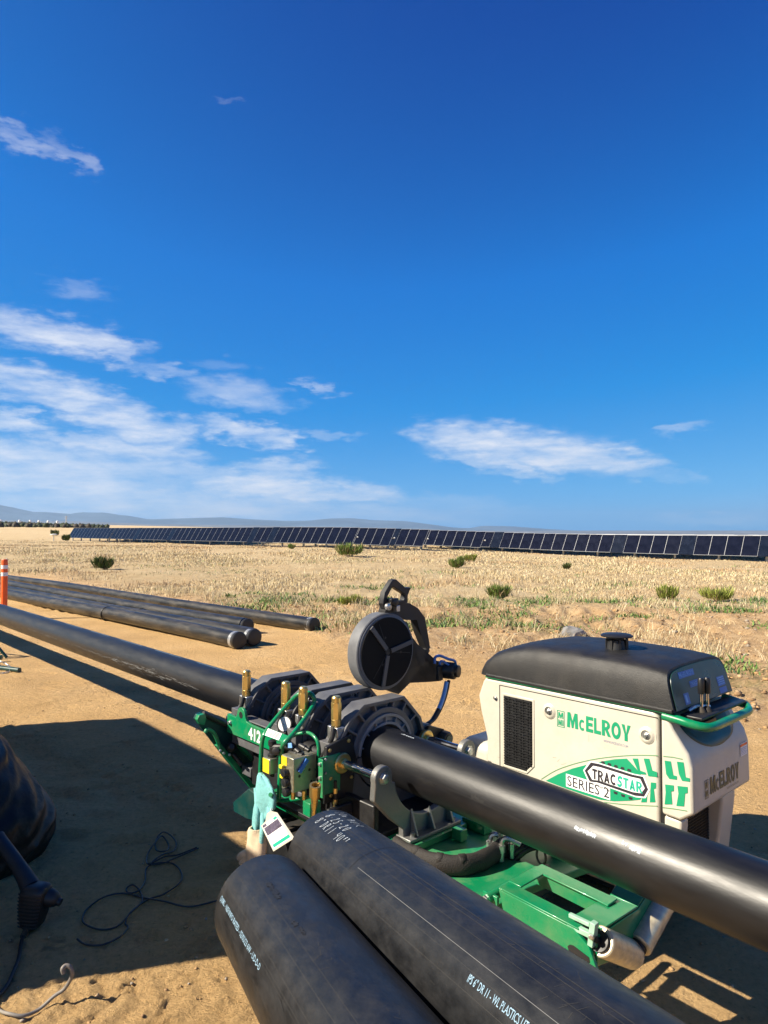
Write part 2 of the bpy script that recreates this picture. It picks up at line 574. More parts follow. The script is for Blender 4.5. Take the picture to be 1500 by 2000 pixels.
def heavy(ch, x0, x1, y0, y1):
    """heavy sans capitals as simple outlines"""
    w_, h_ = x1 - x0, y1 - y0
    vs, fs = [], []

    def quad(*pts):
        k = len(vs)
        vs.extend(pts)
        fs.append(tuple(range(k, k + len(pts))))

    def ring(cx, cy, rx, ry, tx, ty, a0, a1, n=20):
        for i in range(n):
            p, q = a0 + (a1 - a0) * i / n, a0 + (a1 - a0) * (i + 1) / n
            quad((cx + rx * math.cos(p), cy + ry * math.sin(p)), (cx + rx * math.cos(q), cy + ry * math.sin(q)),
                 (cx + (rx - tx) * math.cos(q), cy + (ry - ty) * math.sin(q)), (cx + (rx - tx) * math.cos(p), cy + (ry - ty) * math.sin(p)))
    S = .34
    if ch == 'E':
        quad((0, 0), (S, 0), (S, 1), (0, 1))
        for y in (0, .39, .78):
            quad((S, y), (1 if y != .39 else .92, y), (1 if y != .39 else .92, y + .22), (S, y + .22))
    elif ch == 'L':
        quad((0, 0), (S, 0), (S, 1), (0, 1))
        quad((S, 0), (1, 0), (1, .23), (S, .23))
    elif ch == 'T':
        quad((.33, 0), (.67, 0), (.67, .78), (.33, .78))
        quad((0, .78), (1, .78), (1, 1), (0, 1))
    elif ch == 'Y':
        quad((.33, 0), (.67, 0), (.67, .42), (.33, .42))
        quad((.33, .42), (.5, .42), (.34, 1), (0, 1))
        quad((.5, .42), (.67, .42), (1, 1), (.66, 1))
    elif ch == 'R':
        quad((0, 0), (S, 0), (S, 1), (0, 1))
        ring(.42, .70, .50, .30, .30, .17, -math.pi / 2, math.pi / 2, 14)
        quad((S, .83), (.43, .83), (.43, 1), (S, 1))
        quad((S, .40), (.43, .40), (.43, .57), (S, .57))
        quad((.36, .41), (.68, .43), (1.04, 0), (.68, 0))
    elif ch == 'O':
        ring(.5, .5, .52, .53, .27, .24, 0, 2 * math.pi, 32)
    elif ch == 'C':
        ring(.56, .5, .56, .53, .29, .25, math.radians(48), math.radians(312), 24)
    elif ch == 'A':
        quad((0, 0), (.34, 0), (.56, .72), (.40, 1))
        quad((.66, 0), (1, 0), (.60, 1), (.40, 1), (.44, .72))
        quad((.25, .18), (.75, .18), (.70, .36), (.30, .36))
    elif ch == 'S':
        P = [(.95, .80), (.72, .90), (.40, .88), (.22, .72), (.36, .56), (.64, .46), (.78, .28), (.60, .12), (.30, .10), (.05, .22)]
        sm = [(p.x, p.y) for p in smooth_path([(a, b_, 0) for a, b_ in P], 4)]
        v2, f2 = ribbon2d(sm, .135)
        k = len(vs)
        vs.extend(v2)
        fs.extend(tuple(k + i for i in f) for f in f2)
    return [(x0 + a * w_, y0 + b_ * h_) for a, b_ in vs], fs


def heavy_word(b, word, x0, x1, y0, y1, fn, gap=.12):
    wd = {'L': .80, 'E': .84, 'T': .9, 'S': .9}
    tot = sum(wd.get(c, 1.0) for c in word) + gap * (len(word) - 1)
    k = (x1 - x0) / tot
    x = x0
    for i, c in enumerate(word):
        w_ = wd.get(c, 1.0) * k
        b.mesh2d(heavy(c, x, x + w_, y0, y1), lambda s, z, i=i: fn(s, z))
        x += w_ + gap * k


def extent(vf):
    xs = [p[0] for p in vf[0]]
    ys = [p[1] for p in vf[0]]
    return min(xs), max(xs), min(ys), max(ys)


def fit_text(body, x0, x1, y0, y1, offset=0.0, spacing=1.0):
    """letters stretched to fill a rectangle"""
    vf = text2d(body, 1.0, offset, 1.0, 'LEFT', spacing)
    a, b, c, d = extent(vf)
    return [((x - a) / (b - a) * (x1 - x0) + x0, (y - c) / (d - c) * (y1 - y0) + y0) for x, y in vf[0]], vf[1]


def ribbon2d(pts, hw):
    """flat stroke of half width hw along 2D points"""
    vs, fs = [], []
    m = len(pts)
    for i, (x, y) in enumerate(pts):
        ax, ay = pts[max(i - 1, 0)]
        bx, by = pts[min(i + 1, m - 1)]
        dx, dy = bx - ax, by - ay
        ll = math.hypot(dx, dy) or 1
        nx, ny = -dy / ll * hw, dx / ll * hw
        vs += [(x + nx, y + ny), (x - nx, y - ny)]
    for i in range(m - 1):
        fs.append((2 * i, 2 * i + 1, 2 * i + 3, 2 * i + 2))
    return vs, fs


def smooth_path(pts, k=6, closed=False):
    """Catmull-Rom through points"""
    P = [Vector(p) for p in pts]
    m = len(P)
    out = []
    rg = range(m) if closed else range(m - 1)
    for i in rg:
        p0 = P[(i - 1) % m] if (closed or i > 0) else P[0]
        p1, p2 = P[i], P[(i + 1) % m]
        p3 = P[(i + 2) % m] if (closed or i + 2 < m) else P[-1]
        for j in range(k):
            t = j / k
            out.append(0.5 * ((2 * p1) + (-p0 + p2) * t + (2 * p0 - 5 * p1 + 4 * p2 - p3) * t * t + (-p0 + 3 * p1 - 3 * p2 + p3) * t ** 3))
    if not closed:
        out.append(P[-1])
    return out


# ------------------------------------------------------------------ terrain
def vnoise(x, y, seed=0):
    x = np.asarray(x, float)
    y = np.asarray(y, float)
    xi, yi = np.floor(x).astype(np.int64), np.floor(y).astype(np.int64)
    xf, yf = x - xi, y - yi

    def h(a, b):
        n = (a * 374761393 + b * 668265263 + seed * 974634777) & 0xFFFFFFFF
        n = ((n ^ (n >> 13)) * 1274126177) & 0xFFFFFFFF
        return ((n ^ (n >> 16)) & 0xFFFF) / 65535.0
    u, v = xf * xf * (3 - 2 * xf), yf * yf * (3 - 2 * yf)
    return (h(xi, yi) * (1 - u) + h(xi + 1, yi) * u) * (1 - v) + (h(xi, yi + 1) * (1 - u) + h(xi + 1, yi + 1) * u) * v


def fbm(x, y, seed=0, oct=4, gain=0.5):
    s, a, t = 0, 1.0, 0
    for o in range(oct):
        s = s + a * vnoise(x * 2 ** o + 13.7 * o, y * 2 ** o - 7.3 * o, seed + o)
        t += a
        a *= gain
    return s / t


def sstep(a, b, x):
    t = np.clip((x - a) / (b - a), 0, 1)
    return t * t * (3 - 2 * t)


def edge_y(x):
    """where the graded dirt pad ends (distance from the camera line)"""
    x = np.asarray(x, float)
    return np.interp(x, [-12, -1.75, -1.0, -.3, 1.1, 3.0, 6.0], [22.3, 11.9, 10.0, 8.4, 8.0, 5.8, 3.8])


def field_mask(x, y):
    """0 on the dirt pad, rising to 1 in the dry grass"""
    d = np.asarray(y, float) - edge_y(x) + (fbm(np.asarray(x) * .35, np.asarray(y) * .35, 5) - .5) * 3.0
    return sstep(-0.4, 1.2, d)


def grass_mask(x, y):
    x = np.asarray(x, float)
    y = np.asarray(y, float)
    d = y - np.where(x < -2, edge_y(x) + .9, 13.6 - .05 * x) + (fbm(x * .28, y * .28, 9) - .5) * 4.5
    return sstep(-0.6, 2.2, d)


def weed_mask(x, y):
    x = np.asarray(x, float)
    y = np.asarray(y, float)
    n = fbm(x * .42 + 3.1, y * .75 + 1.7, 21, 4)
    zone = sstep(.3, 1.6, y - edge_y(x)) * (1 - .75 * sstep(16, 24, y)) * (1 - sstep(34, 42, y))
    return np.clip((n - .55) * 9, 0, 1) * zone


FAR_TILT = .0205     # the plain drops gently towards the right, far off


def swell(x, y):
    """low rise of the field under the left solar rows, and the tilt of the plain far off"""
    x = np.asarray(x, float)
    y = np.asarray(y, float)
    return .50 * (1 - sstep(-6, 16, x)) * sstep(17, 42, y) * (1 - sstep(150, 600, y)) - FAR_TILT * x * sstep(50, 200, y)



def height(x, y):
    x = np.asarray(x, float)
    y = np.asarray(y, float)
    f = field_mask(x, y)
    near = 1 - sstep(14, 40, np.hypot(x, y))
    z = (fbm(x * .5, y * .5, 1) - .5) * .05 + (fbm(x * 2.2, y * 3.6, 2) - .5) * .034 * near + (fbm(x * 9, y * 12, 3, 3) - .5) * .022 * near
    z = z * (0.55 + .45 * f)
    z = z + f * ((fbm(x * .22, y * .22, 7) - .5) * .16 + (np.abs(fbm(x * 1.6, y * 1.6, 8) - .5)) * .28 * near + .02)
    # ridged wheel ruts in the field
    for (x0, y0, x1, y1, wd) in ((-1, 15.1, 9, 11.3, .34), (-1.5, 13.4, 8, 9.9, .30), (-9, 15.2, -3.5, 12.9, .3)):
        dx, dy = x1 - x0, y1 - y0
        ll = math.hypot(dx, dy)
        t = ((x - x0) * dx + (y - y0) * dy) / ll
        q = ((x - x0) * -dy + (y - y0) * dx) / ll
        band = np.exp(-(q / wd) ** 2) * sstep(0, .8, t) * (1 - sstep(ll - .8, ll, t))
        z = z + band * (np.sin(t * 2 * math.pi / .42 + q * 3) * .055 - .035)
    # lug prints of crawler tracks on the pad, right of the machine and in the left foreground
    for (x0, y0, x1, y1, wd) in ((3.0, 4.9, 6.5, 3.3, .22), (2.4, 4.2, 6.0, 2.5, .22), (-2.2, 2.30, .3, 2.52, .16), (-6.5, 6.4, -1.2, 2.9, .17), (-5.2, 7.3, -.6, 3.7, .17), (-3.5, 7.2, 1.8, 6.4, .20)):
        dx, dy = x1 - x0, y1 - y0
        ll = math.hypot(dx, dy)
        t = ((x - x0) * dx + (y - y0) * dy) / ll
        q = ((x - x0) * -dy + (y - y0) * dx) / ll
        band = sstep(wd, wd * .7, np.abs(q)) * sstep(0, .5, t) * (1 - sstep(ll - .5, ll, t))
        z = z + band * (np.abs(np.mod(t / .11 + .5 * np.abs(q) / .11, 1) - .5) - .25) * .055 * (.25 + 1.3 * fbm(x * 2, y * 2, 31))
    pad = 1 - sstep(0, 1.5, np.hypot(x - .2, y - 2.9) - 2.2)
    return z * (1 - .4 * pad) * (1 - sstep(150, 400, np.hypot(x, y))) + swell(x, y)


def axis_coords(lo, hi, fine_lo, fine_hi, step, growth):
    a = list(np.arange(fine_lo, fine_hi + 1e-6, step))
    s, x = step, a[-1]
    while x < hi:
        s *= growth
        x += s
        a.append(x)
    s, x = step, a[0]
    while x > lo:
        s *= growth
        x -= s
        a.insert(0, x)
    return np.array(a)


def ground_material():
    m = bpy.data.materials.new('dirt_and_dry_field')
    m.use_nodes = True
    n, l = m.node_tree.nodes, m.node_tree.links
    b = n['Principled BSDF']
    b.inputs['Roughness'].default_value = 0.95
    b.inputs['Specular IOR Level'].default_value = 0.15
    t = n.new('ShaderNodeTexCoord')

    def noise(scale, detail=6, rough=.6, stretch=None):
        x = n.new('ShaderNodeTexNoise')
        x.inputs['Scale'].default_value = scale
        x.inputs['Detail'].default_value = detail
        x.inputs['Roughness'].default_value = rough
        if stretch:
            mp = n.new('ShaderNodeMapping')
            mp.inputs['Scale'].default_value = stretch
            l.new(t.outputs['Object'], mp.inputs[0])
            l.new(mp.outputs[0], x.inputs[0])
        else:
            l.new(t.outputs['Object'], x.inputs[0])
        return x.outputs['Fac']

    def ramp(fac, stops):
        r = n.new('ShaderNodeValToRGB')
        e = r.color_ramp.elements
        while len(e) < len(stops):
            e.new(0.5)
        for i, (p, c) in enumerate(stops):
            e[i].position = p
            e[i].color = (*c, 1)
        l.new(fac, r.inputs[0])
        return r.outputs[0]

    def mix(f, a, bb, mode='MIX'):
        x = n.new('ShaderNodeMix')
        x.data_type = 'RGBA'
        x.blend_type = mode
        if isinstance(f, float):
            x.inputs['Factor'].default_value = f
        else:
            l.new(f, x.inputs['Factor'])
        for s, k in ((a, 'A'), (bb, 'B')):
            if isinstance(s, tuple):
                x.inputs[k].default_value = (*s, 1)
            else:
                l.new(s, x.inputs[k])
        return x.outputs['Result']

    def rng_(fac, a, bb, c, d):
        x = n.new('ShaderNodeMapRange')
        for k, v in zip(('From Min', 'From Max', 'To Min', 'To Max'), (a, bb, c, d)):
            x.inputs[k].default_value = v
        l.new(fac, x.inputs['Value'])
        return x.outputs[0]
    dirt = ramp(noise(.9, 8, .65), [(.28, (.60, .385, .175)), (.5, (.73, .48, .225)), (.72, (.80, .555, .285))])
    grit = ramp(noise(34, 8, .8), [(.30, (.46, .41, .35)), (.43, (.92, .90, .87)), (.56, (1.06, 1.05, 1.02)), (.74, (1.26, 1.24, 1.19))])
    dirt = mix(.92, dirt, grit, 'MULTIPLY')
    damp = rng_(noise(.35, 5, .6), .55, .72, 0, .45)
    dirt = mix(damp, dirt, (.36, .23, .125))
    straw = ramp(noise(2.2, 8, .7, (1, .45, 1)), [(.26, (.28, .19, .095)), (.45, (.52, .38, .20)), (.60, (.64, .50, .29)), (.78, (.70, .58, .38))])
    far = ramp(noise(.06, 9, .72, (.35, 1.6, 1)), [(.30, (.34, .26, .15)), (.46, (.54, .42, .25)), (.62, (.62, .51, .33)), (.75, (.42, .37, .21))])
    straw = mix(.5, straw, far)
    at = n.new('ShaderNodeAttribute')
    at.attribute_name = 'cover'
    spx = n.new('ShaderNodeSeparateColor')
    l.new(at.outputs['Color'], spx.inputs[0])
    rough_dirt = ramp(noise(6, 8, .7), [(.3, (.36, .225, .115)), (.5, (.58, .39, .21)), (.7, (.70, .51, .30))])
    c = mix(spx.outputs[0], dirt, rough_dirt)
    gm = n.new('ShaderNodeMath')
    gm.operation = 'MULTIPLY'
    l.new(spx.outputs[1], gm.inputs[0])
    l.new(rng_(noise(1.7, 7, .7), .3, .55, .35, 1), gm.inputs[1])
    c = mix(gm.outputs[0], c, straw)
    wm = n.new('ShaderNodeMath')
    wm.operation = 'MULTIPLY'
    l.new(spx.outputs[2], wm.inputs[0])
    l.new(rng_(noise(9, 6, .7), .42, .62, 0, .6), wm.inputs[1])
    c = mix(wm.outputs[0], c, (.10, .13, .045))
    l.new(c, b.inputs['Base Color'])
    bp = n.new('ShaderNodeBump')
    bp.inputs['Strength'].default_value = 1.0
    bp.inputs['Distance'].default_value = .055
    hsum = n.new('ShaderNodeMath')
    hsum.operation = 'ADD'
    l.new(noise(38, 8, .75), hsum.inputs[0])
    l.new(noise(9, 7, .75, (1, 2.6, 1)), hsum.inputs[1])
    l.new(hsum.outputs[0], bp.inputs['Height'])
    l.new(bp.outputs[0], b.inputs['Normal'])
    return m


def build_ground():
    X = axis_coords(-11000, 11000, -4.2, 4.6, .03, 1.045)
    Y = axis_coords(-2000, 13000, 1.7, 9.5, .03, 1.035)
    X = np.unique(np.concatenate([X[(X < -1.95) | (X > .15)], np.arange(-1.95, .15, .0085)]))
    Y = np.unique(np.concatenate([Y[(Y < 2.1) | (Y > 3.0)], np.arange(2.1, 2.8, .0085), np.arange(2.8, 3.0, .014)]))
    nx, ny = len(X), len(Y)
    gx, gy = np.meshgrid(X, Y)
    gz = height(gx, gy)
    # boot and tread prints pressed into the loose dirt of the left foreground and the pad
    pr = np.random.default_rng(12)
    for k in range(1000):
        if k < 620:
            cx, cy = pr.uniform(-1.9, .1), pr.uniform(2.1, 2.95)
            la, lb, dep = pr.uniform(.010, .045), pr.uniform(.003, .008), pr.uniform(.004, .010)
        else:
            cy = pr.uniform(2.9, 8.5)
            cx = pr.uniform(-.62, .6) * cy
            la, lb, dep = pr.uniform(.05, .16), pr.uniform(.025, .05), pr.uniform(.006, .016)
        th = pr.choice([.35, .95, -.5]) + pr.normal(0, .25)
        i0, i1 = np.searchsorted(X, [cx - .25, cx + .25])
        j0, j1 = np.searchsorted(Y, [cy - .25, cy + .25])
        ax, ay = gx[j0:j1, i0:i1] - cx, gy[j0:j1, i0:i1] - cy
        p_, q_ = ax * math.cos(th) + ay * math.sin(th), -ax * math.sin(th) + ay * math.cos(th)
        r2 = (p_ / la) ** 4 + (q_ / lb) ** 2
        gz[j0:j1, i0:i1] += dep * (-np.exp(-r2) + .55 * np.exp(-((p_ / (la * 1.3)) ** 4 + ((q_ - lb * 2.0) / lb) ** 2)))
    co = np.stack([gx, gy, gz], -1).reshape(-1, 3)
    i = np.arange(nx - 1)[None, :] + nx * np.arange(ny - 1)[:, None]
    q = np.stack([i, i + 1, i + 1 + nx, i + nx], -1).reshape(-1, 4)
    me = mesh_from_arrays('ground', co, q)
    a = me.color_attributes.new('cover', 'FLOAT_COLOR', 'POINT')
    cov = np.ones((len(co), 4), np.float32)
    cov[:, 0] = field_mask(co[:, 0], co[:, 1])
    cov[:, 1] = grass_mask(co[:, 0], co[:, 1])
    cov[:, 2] = weed_mask(co[:, 0], co[:, 1])
    a.data.foreach_set('color', cov.ravel())
    me.materials.append(ground_material())
    me.shade_smooth()
    o = bpy.data.objects.new('ground', me)
    COL.objects.link(o)
    tag(o, kind='structure')
    return o


def mesh_from_arrays(name, co, faces):
    """faces: (n,k) array, all the same size"""
    me = bpy.data.meshes.new(name)
    k = faces.shape[1]
    me.vertices.add(len(co))
    me.vertices.foreach_set('co', np.asarray(co, np.float32).ravel())
    me.loops.add(faces.size)
    me.loops.foreach_set('vertex_index', faces.astype(np.int32).ravel())
    me.polygons.add(len(faces))
    me.polygons.foreach_set('loop_start', np.arange(0, faces.size, k, dtype=np.int32))
    me.polygons.foreach_set('loop_total', np.full(len(faces), k, np.int32))
    me.update(calc_edges=True)
    me.validate()
    return me


build_ground()


# ------------------------------------------------------------------ grass, weeds, clods (nobody could count them)
def attr_material(name, rough=.9, translucent=0.0):
    m = bpy.data.materials.new(name)
    m.use_nodes = True
    n, l = m.node_tree.nodes, m.node_tree.links
    b = n['Principled BSDF']
    b.inputs['Roughness'].default_value = rough
    b.inputs['Specular IOR Level'].default_value = .15
    a = n.new('ShaderNodeAttribute')
    a.attribute_name = 'tint'
    t = n.new('ShaderNodeTexCoord')
    no = n.new('ShaderNodeTexNoise')
    no.inputs['Scale'].default_value = 40
    l.new(t.outputs['Object'], no.inputs[0])
    mr = n.new('ShaderNodeMapRange')
    mr.inputs['From Min'].default_value = .3
    mr.inputs['From Max'].default_value = .7
    mr.inputs['To Min'].default_value = .8
    mr.inputs['To Max'].default_value = 1.15
    l.new(no.outputs['Fac'], mr.inputs['Value'])
    mu = n.new('ShaderNodeVectorMath')
    mu.operation = 'SCALE'
    l.new(a.outputs['Color'], mu.inputs[0])
    l.new(mr.outputs[0], mu.inputs['Scale'])
    l.new(mu.outputs[0], b.inputs['Base Color'])
    return m


MT['grassm'] = attr_material('dry_grass_blades')
MT['leafm'] = attr_material('leaf_blades', .6)


def blades(name, px, py, hgt, wid, lean, tint, mkey, curve=.35):
    """one two-segment tapering blade per entry"""
    n = len(px)
    ang = rng.uniform(0, 2 * np.pi, n)
    la = rng.uniform(0, 2 * np.pi, n)
    pz = height(px, py) - .01
    wx, wy = np.cos(ang) * wid, np.sin(ang) * wid
    lx, ly = np.cos(la) * lean * hgt, np.sin(la) * lean * hgt
    base = np.stack([px, py, pz], -1)
    W = np.stack([wx, wy, np.zeros(n)], -1)
    mid = base + np.stack([lx * curve, ly * curve, hgt * .55], -1)
    top = base + np.stack([lx, ly, hgt * np.sqrt(np.clip(1 - lean ** 2 * .5, .2, 1))], -1)
    co = np.stack([base - W, base + W, mid + W * .75, mid - W * .75, top + W * .12, top - W * .12], 1).reshape(-1, 3)
    i = np.arange(n)[:, None] * 6
    f = np.concatenate([i + np.array([0, 1, 2, 3]), i + np.array([3, 2, 4, 5])], 0)
    me = mesh_from_arrays(name, co, f)
    a = me.color_attributes.new('tint', 'FLOAT_COLOR', 'POINT')
    c = np.ones((n, 6, 4), np.float32)
    c[:, :, :3] = tint[:, None, :]
    a.data.foreach_set('color', c.ravel())
    me.materials.append(MT[mkey])
    o = bpy.data.objects.new(name, me)
    COL.objects.link(o)
    return o


def scatter(n, y0, y1, power=1.0, spread=.72):
    """points in a wedge wider than the view, denser close by"""
    u = rng.uniform(0, 1, n)
    y = y0 * (y1 / y0) ** (u ** power)
    x = rng.uniform(-1, 1, n) * (y * spread + 1.5)
    return x, y


def pick(x, y, prob):
    k = rng.uniform(0, 1, len(x)) < prob
    return x[k], y[k]


def straw_tint(n, x, y):
    base = np.array([[.60, .49, .29], [.68, .58, .37], [.52, .40, .22], [.73, .65, .46], [.36, .25, .13]])
    t = base[rng.choice(5, n, p=[.3, .25, .2, .15, .1])]
    red = np.clip((fbm(x * .3, y * .3, 41) - .55) * 5, 0, 1)[:, None]
    t = t * (1 - red * .5) + np.array([.45, .24, .13]) * red * .5
    return t * rng.uniform(.75, 1.15, (n, 1))


x, y = scatter(420000, 9.0, 75, .85)
g = grass_mask(x, y) * np.clip((.6 * fbm(x * .14, y * .16, 33, 3) + .4 * fbm(x * .7, y * .6, 35, 3) - .43) * 8, .02, 1)
x, y = pick(x, y, g * .8)
n_ = len(x)
hg = rng.uniform(.03, .15, n_) * (.2 + 1.9 * np.clip(fbm(x * .35, y * .5, 50, 3) - .2, 0, 1)) * (1 - .35 * sstep(25, 60, y))
o = blades('dry_grass', x, y, hg, np.clip(y * .00042, .003, .022), rng.uniform(.1, .75, n_), straw_tint(n_, x, y), 'grassm')
tag(o, kind='stuff')
# tufts near the pad edge
cx, cy = scatter(420, 8.2, 17, 1.0)
cx, cy = pick(cx, cy, field_mask(cx, cy) * (.25 + .75 * (fbm(cx * .4, cy * .4, 61) > .5)))
# the pale tussocks behind the stored pipes
extra = [ground_at(a, b) for a, b in ((150, 1140), (330, 1160), (345, 1163), (370, 1166), (390, 1168), (410, 1172), (560, 1190), (520, 1180), (600, 1205), (650, 1230), (670, 1240), (690, 1225), (640, 1215))]
cx = np.concatenate([cx, [e.x for e in extra], [e.x + .2 for e in extra]])
cy = np.concatenate([cy, [e.y for e in extra], [e.y + .2 for e in extra]])
k = 46
tx = np.repeat(cx, k) + rng.normal(0, .10, len(cx) * k)
ty = np.repeat(cy, k) + rng.normal(0, .10, len(cx) * k)
n_ = len(tx)
size = np.repeat(rng.uniform(.45, 1.25, len(cx)), k)
o = blades('straw_tufts', tx, ty, size * rng.uniform(.08, .30, n_), np.full(n_, .0035), rng.uniform(.3, .95, n_), straw_tint(n_, tx, ty), 'grassm')
tag(o, kind='stuff')
# low green weeds
x, y = scatter(300000, 7.5, 42, .85)
x, y = pick(x, y, weed_mask(x, y) * np.clip((fbm(x * 1.6, y * 1.6, 23, 3) - .38) * 4, .05, 1) * .7)
n_ = len(x)
gt = np.array([[.12, .22, .05], [.08, .16, .04], [.20, .28, .08], [.14, .20, .10]])[rng.choice(4, n_)] * rng.uniform(.7, 1.2, (n_, 1))
o = blades('green_weeds', x, y, rng.uniform(.03, .13, n_), rng.uniform(.006, .014, n_), rng.uniform(.4, 1.1, n_), gt, 'leafm')
tag(o, kind='stuff')


# straw litter lying flat on the broken ground
x, y = scatter(90000, 4.5, 20, .8)
d_ = y - edge_y(x)
x, y = pick(x, y, sstep(-.8, .6, d_) * (1 - .8 * sstep(4, 8, d_)) * np.clip((fbm(x * .8, y * .8, 71, 3) - .40) * 5, .03, 1) * .55)
n_ = len(x)
lt = np.array([[.42, .30, .16], [.30, .19, .10], [.55, .43, .26], [.22, .13, .07]])[rng.choice(4, n_)] * rng.uniform(.7, 1.15, (n_, 1))
o = blades('straw_litter', x, y, rng.uniform(.02, .07, n_), np.clip(y * .00035, .002, .005), rng.uniform(.9, 2.4, n_), lt, 'grassm')
tag(o, kind='stuff')


def build_clods():
    """loose clods, pebbles and bits of straw on the dirt"""
    xs, ys = scatter(15000, 2.1, 16, 1.0)
    f = field_mask(xs, ys)
    xs, ys = pick(xs, ys, .14 + .86 * f * (1 - .6 * grass_mask(xs, ys)))
    n = len(xs)
    s = rng.uniform(.003, .015, n) * (.5 + 2.6 * field_mask(xs, ys) * rng.uniform(.2, 1, n) ** 2)
    ico = bmesh.new()
    bmesh.ops.create_icosphere(ico, subdivisions=1, radius=1)
    bv = np.array([v.co[:] for v in ico.verts])
    bf = np.array([[v.index for v in fc.verts] for fc in ico.faces])
    ico.free()
    m = len(bv)
    co = bv[None] * (1 + rng.uniform(-.3, .3, (n, m, 1))) * np.stack([s * rng.uniform(.8, 1.7, n), s * rng.uniform(.8, 1.5, n), s * rng.uniform(.5, .9, n)], -1)[:, None, :]
    co = co + np.stack([xs, ys, height(xs, ys) + s * .25], -1)[:, None, :]
    fc = (bf[None] + (np.arange(n) * m)[:, None, None]).reshape(-1, 3)
    me = mesh_from_arrays('dirt_clods', co.reshape(-1, 3), fc)
    a = me.color_attributes.new('tint', 'FLOAT_COLOR', 'POINT')
    t = np.array([[.40, .25, .12], [.30, .19, .10], [.46, .32, .18], [.33, .28, .22]])[rng.choice(4, n, p=[.45, .2, .25, .1])]
    c = np.ones((n, m, 4), np.float32)
    c[:, :, :3] = t[:, None, :]
    a.data.foreach_set('color', c.ravel())
    me.materials.append(MT['grassm'])
    o = bpy.data.objects.new('dirt_clods', me)
    COL.objects.link(o)
    tag(o, kind='stuff')


build_clods()


# ------------------------------------------------------------------ far hills
def hills(name, prof, dist, depth, col, seed, amp):
    """a range whose crest follows the listed (photo x, photo y) skyline at a real distance"""
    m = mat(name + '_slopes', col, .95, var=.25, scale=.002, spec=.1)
    px = np.array([p[0] for p in prof], float)
    py = np.array([p[1] for p in prof], float)
    xs = np.linspace(px[0], px[-1], 260)
    crest = np.interp(xs, px, py)
    rows = []
    for r, (t, hk) in enumerate(((0, 0), (.12, .16), (.25, .34), (.4, .55), (.55, .74), (.72, .9), (.86, 1.0), (1.1, .6), (1.5, 0))):
        d = dist + depth * (t - .86)
        row = []
        for i, x in enumerate(xs):
            q = (x - 750) / FPX
            hgt = max(0, (1036 - crest[i]) / FPX * dist + CAM_H)
            nz = (float(fbm(i * .11 + r * .9, r * .7, seed)) - .5) * amp * hgt * (1 if 0 < r < 6 else .15 if r == 6 else 0)
            row.append((q * d, d, (hgt + FAR_TILT * q * d) * hk + nz * (hk > 0) - FAR_TILT * q * d - (5 if hk == 0 else 0)))
        rows.append(row)
    b = MB()
    b.loft(rows, caps=False, closed=False)
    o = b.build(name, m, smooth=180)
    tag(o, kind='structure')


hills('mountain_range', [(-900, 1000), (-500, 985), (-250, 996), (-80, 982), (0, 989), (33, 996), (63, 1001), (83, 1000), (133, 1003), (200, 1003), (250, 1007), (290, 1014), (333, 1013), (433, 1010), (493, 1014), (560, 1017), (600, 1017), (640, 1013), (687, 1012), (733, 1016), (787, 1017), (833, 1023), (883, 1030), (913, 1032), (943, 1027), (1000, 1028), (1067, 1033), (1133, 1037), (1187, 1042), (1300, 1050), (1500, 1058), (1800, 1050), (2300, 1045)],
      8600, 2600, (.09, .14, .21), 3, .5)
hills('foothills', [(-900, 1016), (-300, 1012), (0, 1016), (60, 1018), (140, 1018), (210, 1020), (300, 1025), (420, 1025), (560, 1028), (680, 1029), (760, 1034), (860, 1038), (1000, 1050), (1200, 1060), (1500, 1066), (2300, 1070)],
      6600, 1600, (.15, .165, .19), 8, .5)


# ------------------------------------------------------------------ pipes
MU = Vector((.67, -.7424, 0)).normalized()        # along the clamped pipe, towards the camera side
MV = Vector((.7424, .67, 0)).normalized()         # across the machine, away from the camera
MO = Vector((.2, 2.87, 0))


def pipe_mesh(b, length, r, wall=.020, n=64, x0=0.0, hollow=True, ring=.25):
    cuts = max(2, int(length / ring))
    prof = [(x0 + length * i / cuts, r) for i in range(cuts + 1)]
    if hollow:
        prof = [(x0 + .12, r - wall), (x0, r - wall)] + prof + [(x0 + length, r - wall), (x0 + length - .12, r - wall)]
        b.lathe((0, 0, 0), (1, 0, 0), prof, n, caps=True)
    else:
        b.lathe((0, 0, 0), (1, 0, 0), prof, n, caps=True)


def wrap(r, x0, phi0, h=.0007):
    """flat (x along the pipe, y upwards) onto a pipe of radius r; phi measured from the top towards the camera side"""
    def f(x, y):
        a = R(phi0) - y / r
        return Vector((x0 + x, -(r + h) * math.sin(a), (r + h) * math.cos(a)))
    return f


def place_along(o, origin, direction):
    d = Vector(direction).normalized()
    zz = Vector((0, 0, 1)) - d * d.z
    zz.normalize()
    yy = zz.cross(d)
    o.matrix_world = Matrix.Translation(origin) @ Matrix((d, yy, zz)).transposed().to_4x4()


